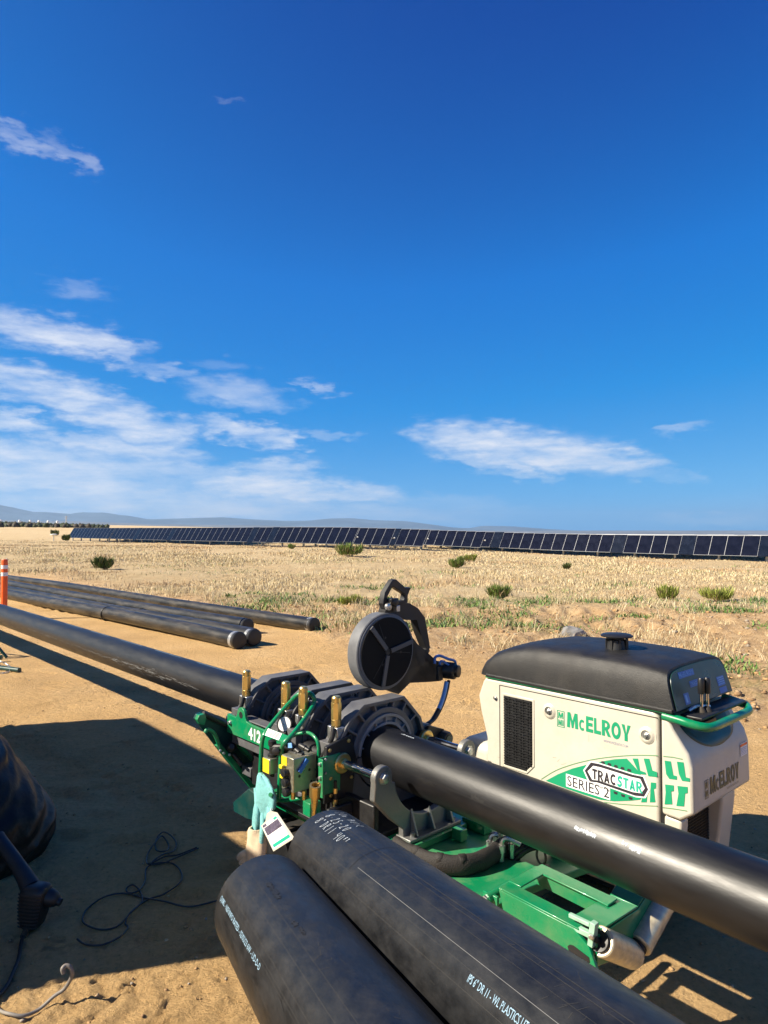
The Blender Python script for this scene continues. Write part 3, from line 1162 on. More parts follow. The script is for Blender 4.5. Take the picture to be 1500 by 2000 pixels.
STROKES = {
    '8': [[(.62, .85), (.35, 1), (.12, .8), (.3, .58), (.6, .4), (.62, .12), (.35, 0), (.1, .18), (.25, .42), (.55, .62), (.64, .85)]],
    '"': [[(.15, 1.05), (.1, .8)], [(.35, 1.05), (.3, .8)]],
    'D': [[(.15, 0), (.15, 1)], [(.0, 1), (.4, .95), (.65, .6), (.55, .2), (.1, 0)]],
    'R': [[(.12, 0), (.12, 1)], [(.05, 1), (.5, .95), (.5, .62), (.12, .5), (.6, 0)]],
    '1': [[(.22, 1.05), (.2, -.08)]],
    '4': [[(.1, 1), (.05, .5), (.55, .52)], [(.5, 1.02), (.42, -.1)]],
    '0': [[(.35, 1), (.08, .75), (.1, .2), (.35, 0), (.6, .25), (.6, .75), (.35, 1)]],
    'F': [[(.1, .05), (.14, .7), (.5, .74)], [(.12, .42), (.4, .45)]],
    'T': [[(.0, .74), (.5, .76)], [(.3, .76), (.2, .0)]],
    '.': [[(.15, .5), (.2, .47)]],
    '2': [[(.08, .75), (.3, 1), (.55, .8), (.4, .45), (.05, .02), (.3, .1), (.62, .0)]],
    '5': [[(.55, 1), (.15, .98), (.12, .6), (.45, .58), (.55, .25), (.3, 0), (.05, .1)]],
    '-': [[(.05, .5), (.45, .55)]],
    'M': [[(.05, 0), (.12, 1), (.32, .4), (.55, 1), (.62, 0)]],
    'U': [[(.1, .8), (.12, .15), (.35, .0), (.55, .2), (.56, .8)]],
    'K': [[(.12, 0), (.12, .9)], [(.55, .8), (.15, .4), (.6, 0)]],
    'm': [[(.05, 0), (.08, .6), (.2, .55), (.24, .05), (.28, .5), (.45, .5), (.5, 0)]],
    ' ': [],
}


def hand_write(b, text, fn, x, y, h, adv, hw, slope=0.0, jit=.05):
    rr = random.Random(text)
    for ch in text:
        for stq in STROKES.get(ch, []):
            pts = [(x + (px + rr.uniform(-jit, jit)) * h * .75, y + (py + rr.uniform(-jit, jit)) * h) for px, py in stq]
            sm = [(p.x, p.y) for p in smooth_path([(a, c, 0) for a, c in pts], 4)] if len(pts) > 2 else pts
            b.mesh2d(ribbon2d(sm, hw), fn)
        x += adv
        y += slope * adv


def scribble(b, fn, x, y, wdt, hgt, n, hw, seed):
    rr = random.Random(seed)
    for i in range(n):
        px = x + wdt * i / n
        pts = [(px + rr.uniform(-.2, .2) * wdt / n, y + hgt * rr.uniform(0, .3)), (px + wdt / n * rr.uniform(.2, .8), y + hgt * rr.uniform(.6, 1)), (px + wdt / n * rr.uniform(.5, 1.3), y + hgt * rr.uniform(.1, .6))]
        sm = [(p.x, p.y) for p in smooth_path([(a, c, 0) for a, c in pts], 3)]
        b.mesh2d(ribbon2d(sm, hw * rr.uniform(.6, 1.4)), fn)


PR = .1095
def dust_marks(b, seed):
    """thin scrapes and dried-mud flecks over the near end of a handled pipe"""
    rr = random.Random(seed)
    for k in range(6):
        b.mesh2d(ribbon2d([(i * .25, .0004 * math.sin(i * 1.3 + k)) for i in range(9)], rr.uniform(.00012, .00025)), wrap(PR, .0, rr.uniform(5, 85), .0003))
    for c in range(26):
        cx_, cp, sl0 = rr.uniform(.05, 1.5), rr.uniform(-45, 75), rr.uniform(-2.2, 2.2)
        for k in range(rr.randint(2, 9)):
            x, ph = cx_ + rr.gauss(0, .035), cp + rr.gauss(0, 9)
            l0 = rr.uniform(.003, .022)
            a_ = math.atan(sl0) + rr.gauss(0, .35)
            dx, dy = math.cos(a_) * l0, math.sin(a_) * l0
            b.mesh2d(ribbon2d([(0, 0), (dx * .5 + rr.uniform(-.0006, .0006), dy * .5), (dx, dy)], rr.uniform(.00012, .0003)), wrap(PR, x, ph, .0004))
    for k in range(120):
        x, ph = rr.uniform(.0, .10) , rr.uniform(20, 88)
        q = rr.uniform(.0004, .0012)
        vs = [(q * math.cos(a) * rr.uniform(.5, 1.3), q * math.sin(a) * rr.uniform(.5, 1.3)) for a in np.linspace(0, 2 * math.pi, 6)[:-1]]
        b.mesh2d((vs, [(0, 1, 2, 3, 4)]), wrap(PR, x, ph, .0004))


D1 = Vector((.417, -.903, .104)).normalized()
D2 = Vector((.43, -.894, .125)).normalized()
P1 = Vector((.407, .11, .944)) - D1 * 1.625
P2 = Vector((.611, .204, 1.018)) - D2 * 1.745
# front left pipe
b = MB()
pipe_mesh(b, 5.6, PR)
b.mi = 1
scribble(b, wrap(PR, 0, 15), .150, -.006, .085, .012, 16, .0022, 3)
scribble(b, wrap(PR, 0, 18), .340, -.004, .018, .010, 5, .0022, 4)
scribble(b, wrap(PR, 0, 16), .366, -.004, .034, .007, 7, .0016, 5)
b.mesh2d(([(0.435, 0), (.47, .002), (.50, .0), (.47, .006)], [(0, 1, 2, 3)]), wrap(PR, 0, 64.5))
b.mi = 2
b.mesh2d(fit_text('(2)082 - NSF/INFO RATED - 02/05/23 6W - UD-D-D', 0.022, .352, -.0065, .0065, .004), wrap(PR, 0, 65))
b.mi = 3
dust_marks(b, 41)
f1 = b.build('plastic_pipe', ['pipe_dusty', 'scuff', 'print', 'dustmark'], smooth=40)
tag(f1, 'leftmost foreground black pipe, with two dark smears and a blue print line', 'pipe', 'large black pipes lying in the foreground')
place_along(f1, P1, D1)

# front right pipe
b = MB()
pipe_mesh(b, 5.6, PR)
b.mi = 1
hand_write(b, '8"DR11 40', wrap(PR, 0, 21), .040, -.009, .022, .0190, .0007, -.03)
hand_write(b, 'FT', wrap(PR, 0, 21), .212, -.003, .014, .012, .0008)
hand_write(b, '8.25-20', wrap(PR, 0, 6), .040, -.009, .022, .0205, .0008, -.04)
hand_write(b, '10m MUTK', wrap(PR, 0, -10), .030, -.008, .021, .0185, .0006, .0, .10)
b.mi = 2
b.mesh2d(fit_text('IPS 6" DR 11 - WL PLASTICS UT - 4710 - PE', .796, .985, -.0058, .0058, .004), wrap(PR, 0, 50))
b.mi = 3
b.mesh2d(ribbon2d([(.348 - .0010 * i + .001 * math.sin(i * .9), .19 - .02 - i * .0055) for i in range(26)], .0009), wrap(PR, 0, 60))
b.mi = 4
b.mesh2d(ribbon2d([(.35 + i * .2, 0.0) for i in range(26)], .0004), wrap(PR, 0, 37))
b.mi = 5
dust_marks(b, 42)
f2 = b.build('plastic_pipe', ['pipe_dusty', 'chalk', 'print', 'scuff', 'scribe', 'dustmark'], smooth=40)
tag(f2, 'foreground black pipe with white handwriting near its end', 'pipe', 'large black pipes lying in the foreground')
place_along(f2, P2, D2)

# pipe clamped in the machine, right piece and left piece
P_R, D_R = Vector((.18, 2.847, .644)), Vector((.659, -.752, -.022)).normalized()
b = MB()
pipe_mesh(b, 4.9, PR)
b.mi = 1
scribble(b, wrap(PR, .62, 63), .755, -.006, .075, .016, 15, .0019, 8)
scribble(b, wrap(PR, .62, 59), .915, -.002, .018, .014, 3, .0018, 9)
scribble(b, wrap(PR, .62, 60), .940, -.006, .036, .018, 8, .0022, 11)
scribble(b, wrap(PR, .62, 4), -.155, -.006, .075, .014, 10, .0012, 12)
b.mi = 2
b.mesh2d(ribbon2d([(i * .15, .003 * math.sin(i)) for i in range(5)], .0012), wrap(PR, .62, 84))
scribble(b, wrap(PR, .62, 88), .05, -.01, .10, .02, 22, .0012, 21)
scribble(b, wrap(PR, .62, 80), .33, -.012, .06, .025, 14, .0015, 22)
rp = b.build('plastic_pipe', ['pipe', 'chalk', 'scuff'], smooth=40)
tag(rp, 'black pipe running from the clamps to the right edge, with white chalk smudges', 'pipe')
place_along(rp, P_R - D_R * .62, D_R)

P_L, D_L = Vector((.226, 2.936, .653)), Vector((.679, -.734, -.002)).normalized()
b = MB()
pipe_mesh(b, 11.0, PR)
b.mi = 1
for x in np.arange(5.2, 10.5, .62):
    b.mesh2d(ribbon2d([(x, 0), (x + .40, 0)], .0018), wrap(PR, 0, -2))
b.mi = 2
rr = random.Random(5)
for k in range(420):
    x = rr.uniform(6.3, 9.9)
    q = math.exp(-((x - 8.95) / .50) ** 2)
    if rr.random() > .10 + q:
        continue
    l0 = rr.uniform(.02, .10)
    y0 = rr.gauss(0, .004 + .011 * q)
    b.mesh2d(ribbon2d([(x, y0), (x + l0 * .5, y0 + rr.uniform(-.002, .002)), (x + l0, y0)], rr.uniform(.0004, .0013)), wrap(PR, 0, 93))
lp = b.build('plastic_pipe', ['pipe', 'print', 'scribe'], smooth=40)
tag(lp, 'long scuffed black pipe running from the clamps to the left edge', 'pipe')
place_along(lp, P_L - D_L * 11.66, D_L)

# stored pipes at the edge of the pad
BD = Vector((.705, -.709, 0)).normalized()
stored = [((463, 1251), 'nearest of four stored black pipes, its capped end closest to the machine'),
          ((493, 1245), 'stored black pipe lying directly behind the nearest one, its taped end just beyond it'),
          ((480, 1223), 'stored black pipe third from the front, its taped end resting behind the two nearest'),
          ((610, 1221), 'farthest stored black pipe along the dry grass, its taped end lying alone to the right')]
for i, ((px, py), lab) in enumerate(stored):
    e = ground_at(px, py, .118)
    rad = .112
    hz = float(height(np.array([e.x]), np.array([e.y]))[0])
    Lp = 19.0
    b = MB()
    sag = random.Random(i)
    pts, m = [], 60
    for k in range(m + 1):
        t = Lp * k / m
        pts.append(Vector((-t, .02 * math.sin(t * .7 + i * 2), .012 * math.sin(t * .5 + i))))
    b.tube(pts, rad, 40)
    o = b.build('plastic_pipe', 'pipe_far', smooth=40)
    tag(o, lab, 'pipe', 'black pipes stored along the field edge')
    place_along(o, Vector((e.x, e.y, rad + .012)), BD)
    b = MB()
    b.lathe((-.06, 0, 0), (1, 0, 0), [(0, rad + .001), (.0, rad + .004), (.062, rad + .004), (.075, rad - .012)], 40)
    b.build('tape_band', 'tape', o, smooth=40)
    b = MB()
    b.lathe((.004, 0, 0), (1, 0, 0), [(0, rad + .001), (.05, rad + .006), (.062, rad - .004), (.066, rad - .03)], 40)
    b.build('end_cap', 'black', o, smooth=40)
    if i == 0:
        b = MB()
        b.tube([Vector((-4.2, math.cos(a) * (rad + .006), math.sin(a) * (rad + .006))) for a in np.linspace(0, 2 * math.pi, 33)[:-1]], .012, 8, closed=True)
        b.build('weld_bead', 'black', o)
    if i == 1:
        b = MB()
        b.tube([Vector((-3.4, math.cos(a) * (rad + .006), math.sin(a) * (rad + .006))) for a in np.linspace(0, 2 * math.pi, 33)[:-1]], .010, 8, closed=True)
        b.build('weld_bead', 'black', o)


# ------------------------------------------------------------------ fusion machine
MACH = empty('pipe_fusion_machine', MO, math.atan2(MU.y, MU.x),
             'green and cream pipe fusion machine on crawler tracks, gripping a black pipe', 'machine')
CAMP = Vector((0, 0, CAM_H))


def _loc(p):
    q = p - MO
    return Vector((q.dot(MU), q.dot(MV), q.z))


def _plane(px, py, nrm, k):
    d = ray(px, py)
    return _loc(CAMP + d * ((k - nrm.dot(CAMP)) / nrm.dot(d)))


def ms(px, py, s):
    """point of the machine's cross plane s (distance along the pipe) seen at a photo point"""
    return _plane(px, py, MU, MO.dot(MU) + s)


def mv(px, py, v):
    return _plane(px, py, MV, MO.dot(MV) + v)


def mz(px, py, z):
    return _plane(px, py, Vector((0, 0, 1)), z)


# --- engine housing
def engine():
    P = MACH
    b = MB()
    body = [(-.135, .922), (-.150, .90), (-.178, .83), (-.165, .76), (-.128, .64), (-.128, .19), (.700, .19), (.719, .24), (.719, .905), (.70, .922)]
    b.prism([(s, .5, z) for s, z in body], (0, .53, 0))
    eng = b.build('engine_housing', 'cream', P, bevel=.016, seg=3)
    b = MB()
    endp = [(.729, .905), (.729, .54), (.80, .535), (.852, .572), (.848, .74), (.832, .79), (.775, .868), (.756, .905)]
    b.prism([(s, .497, z) for s, z in endp], (0, .536, 0))
    lower = [(.729, .535), (.729, .25), (.745, .22), (.77, .25), (.80, .50), (.80, .532)]
    b.prism([(s, .51, z) for s, z in lower], (0, .06, 0))
    b.prism([(s, .88, z) for s, z in lower], (0, .13, 0))
    b.prism([(s, .575, z) for s, z in ((.729, .29), (.729, .22), (.752, .22), (.752, .29))], (0, .30, 0))
    endh = b.build('end_housing', 'cream', P, bevel=.014, seg=3)
    b = MB()
    b.span((.735, .572, .29), (.742, .878, .53))
    for j in range(20):
        z_ = .296 + j * .0118
        b.span((.742, .575, z_), (.7465, .875, z_ + .003))
    for i in range(22):
        v_ = .578 + i * .0138
        b.span((.742, v_, .292), (.7455, v_ + .0025, .528))
    b.build('radiator_grille', 'black', endh)
    b = MB()   # dark gap between the two mouldings
    b.span((.712, .512, .25), (.735, 1.02, .90))
    b.build('seam_gap', 'black', eng)
    # vent grille, framed, proud of the panel
    a0, a1 = mv(985, 1358, .5), mv(1040, 1371, .5)
    c1, c0 = mv(1040, 1502, .5), mv(987, 1492, .5)
    s0, s1, z0, z1 = a0.x, a1.x, (c1.z + c0.z) / 2 - .01, (a0.z + a1.z) / 2
    b = MB()
    fo = [(s0 - .012, .4965, z1 + .012), (s1 + .010, .4965, z1 + .012), (s1 + .010, .4965, z0 + .03), (s1 - .03, .4965, z0 - .012), (s0 - .012, .4965, z0 - .012)]
    fi = [(s0, .4965, z1), (s1, .4965, z1), (s1, .4965, z0 + .035), (s1 - .035, .4965, z0), (s0, .4965, z0)]
    b.ringprism(fo, fi, (0, .010, 0))
    vf = b.build('vent_frame', 'cream', eng, bevel=.003)
    b = MB()
    b.prism([(p[0], .4988, p[2]) for p in fi], (0, .004, 0))
    b.build('vent_backing', 'pipe_end', vf)
    b = MB()
    nrow = 26
    for r in range(nrow):
        z = z0 + (z1 - z0) * (r + .5) / nrow
        b.span((s0 + .002, .492, z - .0022), (s1 - .002 - (.03 if r < 2 else 0), .4975, z + .0022))
        for c in range(4):
            s = s0 + (s1 - s0) * (c + .3 + .35 * (r % 2)) / 4
            if s < s1 - .012 and r > 1:
                b.span((s, .4925, z - .006), (s + .006, .4972, z + .006))
    b.build('vent_mesh', 'black', vf)
    # moulded joint at the left of the side door, and a scuffed bump strip low down
    a_, c_ = mv(976, 1336, .5), mv(976, 1492, .5)
    b = MB()
    b.span((a_.x - .0016, .4985, .30), (a_.x + .0016, .5005, a_.z - .004))
    b.span((a_.x, .4985, a_.z - .006), (.716, .5005, a_.z - .003))
    b.build('door_joint', 'pipe_end', eng, smooth=0)
    b = MB()
    rs = random.Random(31)
    for k in range(46):
        s_, z_ = rs.uniform(-.10, .70), .30 + .60 * rs.random() ** 1.7
        l_, a2 = rs.uniform(.004, .030), rs.gauss(0, .5)
        dx, dz = math.cos(a2) * l_, math.sin(a2) * l_
        b.mesh2d(ribbon2d([(s_, z_), (s_ + dx * .5, z_ + dz * .5 + rs.uniform(-.001, .001)), (s_ + dx, z_ + dz)], rs.uniform(.0002, .0006)), lambda s, z: Vector((s, .4994, z)))
    sc_ = b.build('scuff_marks', mat('worn_scuff', (.26, .22, .16), .8, var=.3, scale=50), eng, smooth=0)
    sc_['kind'] = 'stuff'
    # panel fixings
    for px, py in ((1073, 1389), (1263, 1436)):
        c = mv(px, py, .5)
        b = MB()
        b.lathe((c.x, .5005, c.z), (0, -1, 0), [(0, .040), (.0, .034), (.006, .030), (.008, .020), (.003, .018)], 28)
        f = b.build('fixing_boss', 'cream', eng, smooth=60)
        b = MB()
        b.lathe((c.x, .498, c.z), (0, -1, 0), [(0, .013), (.004, .013), (.004, .008), (.013, .008), (.014, .005)], 6)
        b.lathe((c.x, .498, c.z), (0, -1, 0), [(0, .0165), (.003, .0165)], 20)
        b.build('bolt', 'steel', f)
    c = mv(968, 1363, .5)
    b = MB()
    b.lathe((c.x, .499, c.z), (0, -1, 0), [(0, .010), (.004, .010), (.004, .006), (.010, .006)], 12)
    b.build('bolt', 'steel', eng)
    # painted decals, 1.2 mm proud
    Y1, Y2, Y3, Y4 = .4988, .4984, .4980, .4976

    def on(y):
        return lambda s, z: Vector((s, y, z))

    def pts(lst):
        return [(p.x, p.z) for p in (mv(a, c, .4985) for a, c in lst)]

    def fill(b, lst, y):
        q = pts(lst)
        b.poly([Vector((s, y, z)) for s, z in q])
    # big lettering
    a, c = mv(1108, 1420, .4985), mv(1232, 1441, .4985)
    zb = .783
    b = MB()
    L0, L1 = .3135, .604
    wds = L1 - L0
    b.mesh2d(block_m(L0, L0 + wds * .185, zb, zb + .064), on(Y1))
    b.mesh2d(heavy('C', L0 + wds * .203, L0 + wds * .29, zb, zb + .044), on(Y1))
    heavy_word(b, 'ELROY', L0 + wds * .315, L1, zb, zb + .064, on(Y1))
    b.build('lettering', 'decal_green', eng, smooth=0)
    b = MB()
    b.mesh2d(fit_text('WWW.MCELROY.COM', .485, .592, .758, .768, .0), on(Y1))
    b.build('web_lettering', 'inkgrey', eng, smooth=0)
    b = MB()
    b.ringprism([(.264, Y1, .775), (.301, Y1, .775), (.301, Y1, .845), (.264, Y1, .845)], [(.2665, Y1, .7775), (.2985, Y1, .7775), (.2985, Y1, .8425), (.2665, Y1, .8425)], (0, .0005, 0))
    b.mesh2d(block_m(.2695, .2955, .812, .838, .2), on(Y1))
    b.mesh2d(block_m(.2695, .288, .7815, .8065, .2), on(Y1))
    b.poly([Vector((s, Y1, z)) for s, z in ((.2905, .7815), (.2955, .7815), (.2955, .8065), (.2905, .8065))])
    b.build('emblem', 'decal_green', eng, smooth=0)
    # green sweep with tread marks
    b = MB()
    fill(b, [(1066, 1525), (1090, 1512), (1118, 1501), (1148, 1493), (1176, 1487), (1200, 1483), (1224, 1481.5), (1243, 1502), (1256, 1520), (1262, 1545), (1250, 1562), (1230, 1564), (1200, 1565), (1173, 1562), (1140, 1552), (1100, 1538)], Y1)
    for lst in ([(1235, 1481.5), (1246, 1481.5), (1250, 1505), (1261, 1509), (1262, 1513), (1250, 1512), (1245, 1504)],
                [(1257, 1481.5), (1268, 1482), (1274, 1505), (1283, 1508), (1283.5, 1518), (1266, 1516)],
                [(1271, 1528), (1281, 1529), (1281, 1540), (1277, 1541), (1280, 1567), (1269, 1567)],
                [(1258, 1540), (1265, 1541), (1263, 1567), (1252, 1567)]):
        fill(b, lst, Y1)
    b.build('sweep_decal', 'decal_green', eng, smooth=0)
    b = MB()
    for lst in ([(1298, 1485.5), (1310, 1487), (1315, 1514), (1322, 1516), (1322, 1523), (1307, 1521), (1301, 1512)],
                [(1322, 1487.5), (1335, 1489), (1339, 1518), (1347, 1520), (1347, 1527), (1332, 1525), (1326, 1512)],
                [(1299, 1532), (1316, 1534), (1316, 1545), (1311, 1546), (1313, 1571), (1298, 1571), (1300, 1548)],
                [(1323, 1535), (1343, 1537), (1343, 1549), (1338, 1550), (1336, 1575), (1321, 1574), (1325, 1550)]):
        q = [mv(a, c, .4955) for a, c in lst]
        b.poly([Vector((p.x, .4955, p.z)) for p in q])
    b.build('sweep_decal', 'decal_green', endh, smooth=0)
    b = MB()
    up = pts([(1057, 1522), (1085, 1505), (1118, 1493), (1150, 1485), (1180, 1480), (1215, 1476.5), (1250, 1475), (1285, 1476)])
    b.mesh2d(ribbon2d([(p.x, p.y) for p in smooth_path([(s, z, 0) for s, z in up], 4)], .0016), on(Y1))
    dn_ = pts([(1180, 1567), (1210, 1570.5), (1245, 1573), (1284, 1574.5)])
    b.mesh2d(ribbon2d(dn_, .0016), on(Y1))
    b.build('sweep_line', 'decal_line', eng, smooth=0)
    for lst in ([(1295, 1477), (1315, 1479), (1333, 1483)], [(1294, 1577), (1318, 1580), (1342, 1584)]):
        b = MB()
        q = [mv(a, c, .4955) for a, c in lst]
        b.mesh2d(ribbon2d([(p.x, p.z) for p in q], .0016), on(.4955))
        b.build('sweep_line', 'decal_line', endh, smooth=0)
    # oval badge with toothed border
    cs = [(1142, 1505), (1154, 1489), (1170, 1492), (1236, 1513), (1256, 1517), (1266, 1542), (1258, 1556), (1240, 1554), (1166, 1528), (1152, 1527)]
    q = pts(cs)
    cen = (sum(p[0] for p in q) / len(q), sum(p[1] for p in q) / len(q))

    def scl(k, kz=None):
        return [((s - cen[0]) * k + cen[0], (z - cen[1]) * (kz or k) + cen[1]) for s, z in q]
    b = MB()
    b.poly([Vector((s, Y2, z)) for s, z in scl(1.05, 1.12)])
    tl, tr, bl, br = mv(1172, 1490, .4985), mv(1236, 1509, .4985), mv(1168, 1534, .4985), mv(1240, 1560, .4985)
    b.build('badge_border', 'white', eng, smooth=0)
    b = MB()
    b.poly([Vector((s, Y3, z)) for s, z in scl(1.0, 1.0)])
    for k in range(5):
        for (p, r_, sg) in ((tl, tr, 1), (bl, br, -1)):
            t0 = (k + .15) / 5
            s = p.x + (r_.x - p.x) * t0
            z = p.z + (r_.z - p.z) * t0
            b.poly([Vector((s, Y3, z)), Vector((s + .018, Y3, z)), Vector((s + .016, Y3, z + sg * .010)), Vector((s + .003, Y3, z + sg * .010))])
    b.build('badge_teeth', 'ink', eng, smooth=0)
    b = MB()
    b.poly([Vector((s, Y4, z)) for s, z in scl(.90, .72)])
    b.build('badge_plate', 'paleblue' if False else 'white', eng, smooth=0)
    t0, t1 = mv(1157, 1516, .4985), mv(1255, 1546, .4985)
    sA, sB = t0.x, t1.x
    b = MB()
    zc = cen[1]
    sl = (t1.z - t0.z) / (sB - sA)
    heavy_word(b, 'TRAC', sA, sA + (sB - sA) * .49, zc - .021, zc + .021, lambda s, z: Vector((s, .4972, z - .004)), .11)
    b.build('badge_lettering', 'ink', eng, smooth=0)
    b = MB()
    heavy_word(b, 'STAR', sA + (sB - sA) * .51, sB, zc - .021, zc + .021, lambda s, z: Vector((s, .4972, z - .004)), .11)
    b.build('badge_lettering', 'teal_print', eng, smooth=0)
    b = MB()
    s0_, s1_ = mv(1108, 1530, .4985), mv(1190, 1551, .4985)
    b.poly([Vector((s0_.x - .006, Y3, .530)), Vector((s1_.x + .004, Y3, .530)), Vector((s1_.x + .004, Y3, .584)), Vector((s0_.x - .006, Y3, .584))])
    b.build('series_patch', 'white', eng, smooth=0)
    b = MB()
    b.mesh2d(fit_text('SERIES 2', s0_.x, s1_.x, .536, .578, .004), on(Y4))
    b.build('series_lettering', 'ink', eng, smooth=0)
    # lettering on the end face
    b = MB()
    XE = .8535

    def one(v, z):
        t = (z - .572) / (.74 - .572)
        return Vector((.8535 - .004 * t + .0006, v, z))
    v0, v1 = .640, .915
    wv = v1 - v0
    zb = .612
    b.mesh2d(block_m(v0, v0 + wv * .185, zb, zb + .064), one)
    b.mesh2d(heavy('C', v0 + wv * .203, v0 + wv * .29, zb, zb + .044), one)
    heavy_word(b, 'ELROY', v0 + wv * .315, v1, zb, zb + .064, one)
    b.mesh2d(fit_text('WWW.MCELROY.COM', .79, .905, .594, .602), one)
    b.mesh2d(block_m(.597, .618, .642, .668, .2), one)
    b.mesh2d(block_m(.597, .618, .612, .636, .2), one)
    b.ringprism([one(.592, .606), one(.624, .606), one(.624, .674), one(.592, .674)], [one(.594, .608), one(.622, .608), one(.622, .672), one(.594, .672)], (.0004, 0, 0))
    b.build('lettering', 'olive_ink', endh, smooth=0)
    b = MB()
    q = [one(.935, .742), one(.935, .690), one(1.005, .690), one(1.005, .742)]
    b.poly([p + Vector((.0003, 0, 0)) for p in q])
    b.build('warning_label', 'white', endh, smooth=0)
    b = MB()
    b.poly([one(.935, .738), one(.935, .729), one(1.005, .729), one(1.005, .738)])
    for p in b.bm.verts:
        p.co.x += .0010
    b.build('label_heading', 'orange', endh, smooth=0)
    b = MB()
    for k in range(5):
        z = .722 - k * .0062
        b.poly([one(.939, z), one(.939, z - .0016), one(1.0 - .008 * (k % 3), z - .0016), one(1.0 - .008 * (k % 3), z)])
    for p in b.bm.verts:
        p.co.x += .0010
    b.build('label_print', 'inkgrey', endh, smooth=0)
    # dark green half-round apron on the sloping end
    def apron(v, z):
        t = (z - .79) / (.868 - .79)
        if z < .79:
            return Vector((.832 + (.79 - z) / (.79 - .74) * .016 + .0015, v, z))
        return Vector((.832 - t * .057 + .0025, v, z))
    b = MB()
    ring = [apron(.775 + math.cos(a) * .215, .872 + math.sin(a) * .105) for a in np.linspace(math.pi, 2 * math.pi, 26)]
    # follow the slope in strips
    nn = 14
    rows = []
    for k in range(nn + 1):
        z = .872 - .100 * k / nn
        hw = .215 * math.sqrt(max(0.0004, 1 - ((.872 - z) / .1005) ** 2))
        rows.append([apron(.775 - hw + 2 * hw * j / 10, z) for j in range(11)])
    b.loft(rows, caps=False, closed=False)
    ap = b.build('apron_plate', 'green_dark', endh, smooth=40)
    sol = ap.modifiers.new('solid', 'SOLIDIFY')
    sol.thickness = .003
    b = MB()
    b.span((.776, .70, .845), (.800, .83, .862))
    b.build('latch', 'black', endh, bevel=.003)
    # green trim strip below the hood
    b = MB()
    b.span((-.13, .494, .923), (.752, .50, .930))
    b.span((-.13, .50, .923), (.752, 1.035, .9295))
    b.build('trim_strip', 'green', P, bevel=.002)
    # rounded rear tank seen between pipe and housing
    b = MB()
    b.span((-.36, .56, .30), (-.14, .98, .585))
    b.build('fuel_tank', 'cream', P, bevel=.05, seg=4)
    # --- hood
    b = MB()
    rings = []
    secs = [(-.172, .004, .93), (-.165, .045, .95), (-.150, .075, .965), (-.10, .118, .985), (-.02, .150, .995), (.08, .170, 1.0), (.2, .178, 1.0), (.35, .180, 1.0), (.5, .178, 1.0), (.62, .174, 1.0), (.70, .166, 1.0), (.728, .158, .99)]
    HS = [(1.0, 0), (.993, .25), (.978, .50), (.95, .70), (.90, .835), (.82, .915), (.68, .962), (.45, .988), (.2, .998)]
    HS = HS + [(0, 1.0)] + [(-a, z) for a, z in HS[::-1]]
    HS = [(p.x, p.y) for p in smooth_path([(a, z, 0) for a, z in HS], 2)]
    nseg = len(HS) - 1
    for s, hz, wk in secs:
        ring = []
        for k in range(nseg + 1):
            a, zf = HS[k]
            v = .772 - .275 * wk * a
            z = .931 + hz * zf
            # the front leans: lower rim further out
            lean = .052 * (1 - (z - .931) / .18) if s > .6 else 0
            ring.append(Vector((s + lean * (s - .6) / .128 if s > .6 else s, v, z)))
        ring += [Vector((ring[-1].x, ring[-1].y - .004, .9305)), Vector((ring[0].x, ring[0].y + .004, .9305))]
        rings.append(ring)
    b.loft(rings)
    # rim lip
    hood = b.build('hood', 'hood', P, smooth=50)
    b = MB()
    b.tube([(-.176, .70, .936), (-.17, .56, .936), (-.12, .495, .936), (.3, .493, .936), (.776, .494, .936)], .008, 8)
    b.build('rim_lip', 'hood', hood)
    # control panel set into the hood end
    def face_pt(v, z):
        return Vector((.728 + .052 * (1 - (z - .931) / .18) + .0025, v, z))
    b = MB()
    out = []
    for a, zf in HS:
        out.append(face_pt(.772 - .255 * a, .936 + .143 * zf))
    b.prism(out, (.003, 0, 0))
    pan = b.build('control_panel', 'green_dark', hood)
    b = MB()

    def fp(v, z):
        return face_pt(v, z) + Vector((.0038, 0, 0))
    def patch(b, v0, v1, z0, z1):
        b.poly([fp(v0, z0), fp(v1, z0), fp(v1, z1), fp(v0, z1)])
    for q in ((.60, .735, 1.040, 1.064), (.672, .782, .998, 1.022), (.598, .640, .945, .986), (.915, .985, .968, 1.005), (.915, .985, .940, .962)):
        b = MB()
        patch(b, *q)
        b.build('sticker', 'blue', pan, smooth=0)
    b = MB()

    def fp2(v, z):
        return face_pt(v, z) + Vector((.0046, 0, 0))
    b.mesh2d(fit_text('McELROY', .605, .730, 1.044, 1.060, .01), fp2)
    b.build('sticker_print', 'paleblue', pan, smooth=0)
    b = MB()
    b.mesh2d(fit_text('TRACSTAR', .680, .775, 1.004, 1.016, .01), fp2)
    b.build('sticker_print', 'paleblue', pan, smooth=0)
    b = MB()
    b.poly([fp2(.606, .952), fp2(.622, .952), fp2(.622, .980), fp2(.606, .980)])
    b.build('sticker_print', 'paleblue', pan, smooth=0)
    b = MB()
    for k in range(4):
        b.poly([fp2(.922, .998 - k * .008), fp2(.978, .998 - k * .008), fp2(.978, 1.001 - k * .008), fp2(.922, 1.001 - k * .008)])
    b.build('sticker_print', 'paleblue', pan, smooth=0)
    # rain cap
    b = MB()
    t = [(0, .050), (.012, .052), (.014, .046), (.055, .040), (.058, .030), (.062, .030)]
    b.lathe((.435, .70, 1.092), (0, 0, 1), t, 24)
    cap = b.build('intake_cap', 'black', hood, smooth=50)
    b = MB()
    b.lathe((.435, .70, 1.150), (0, 0, 1), [(0, .020), (.008, .020), (.010, .066), (.0145, .068), (.020, .060), (.024, .02)], 28)
    b.build('cap_disc', 'black', cap, smooth=50)
    b = MB()
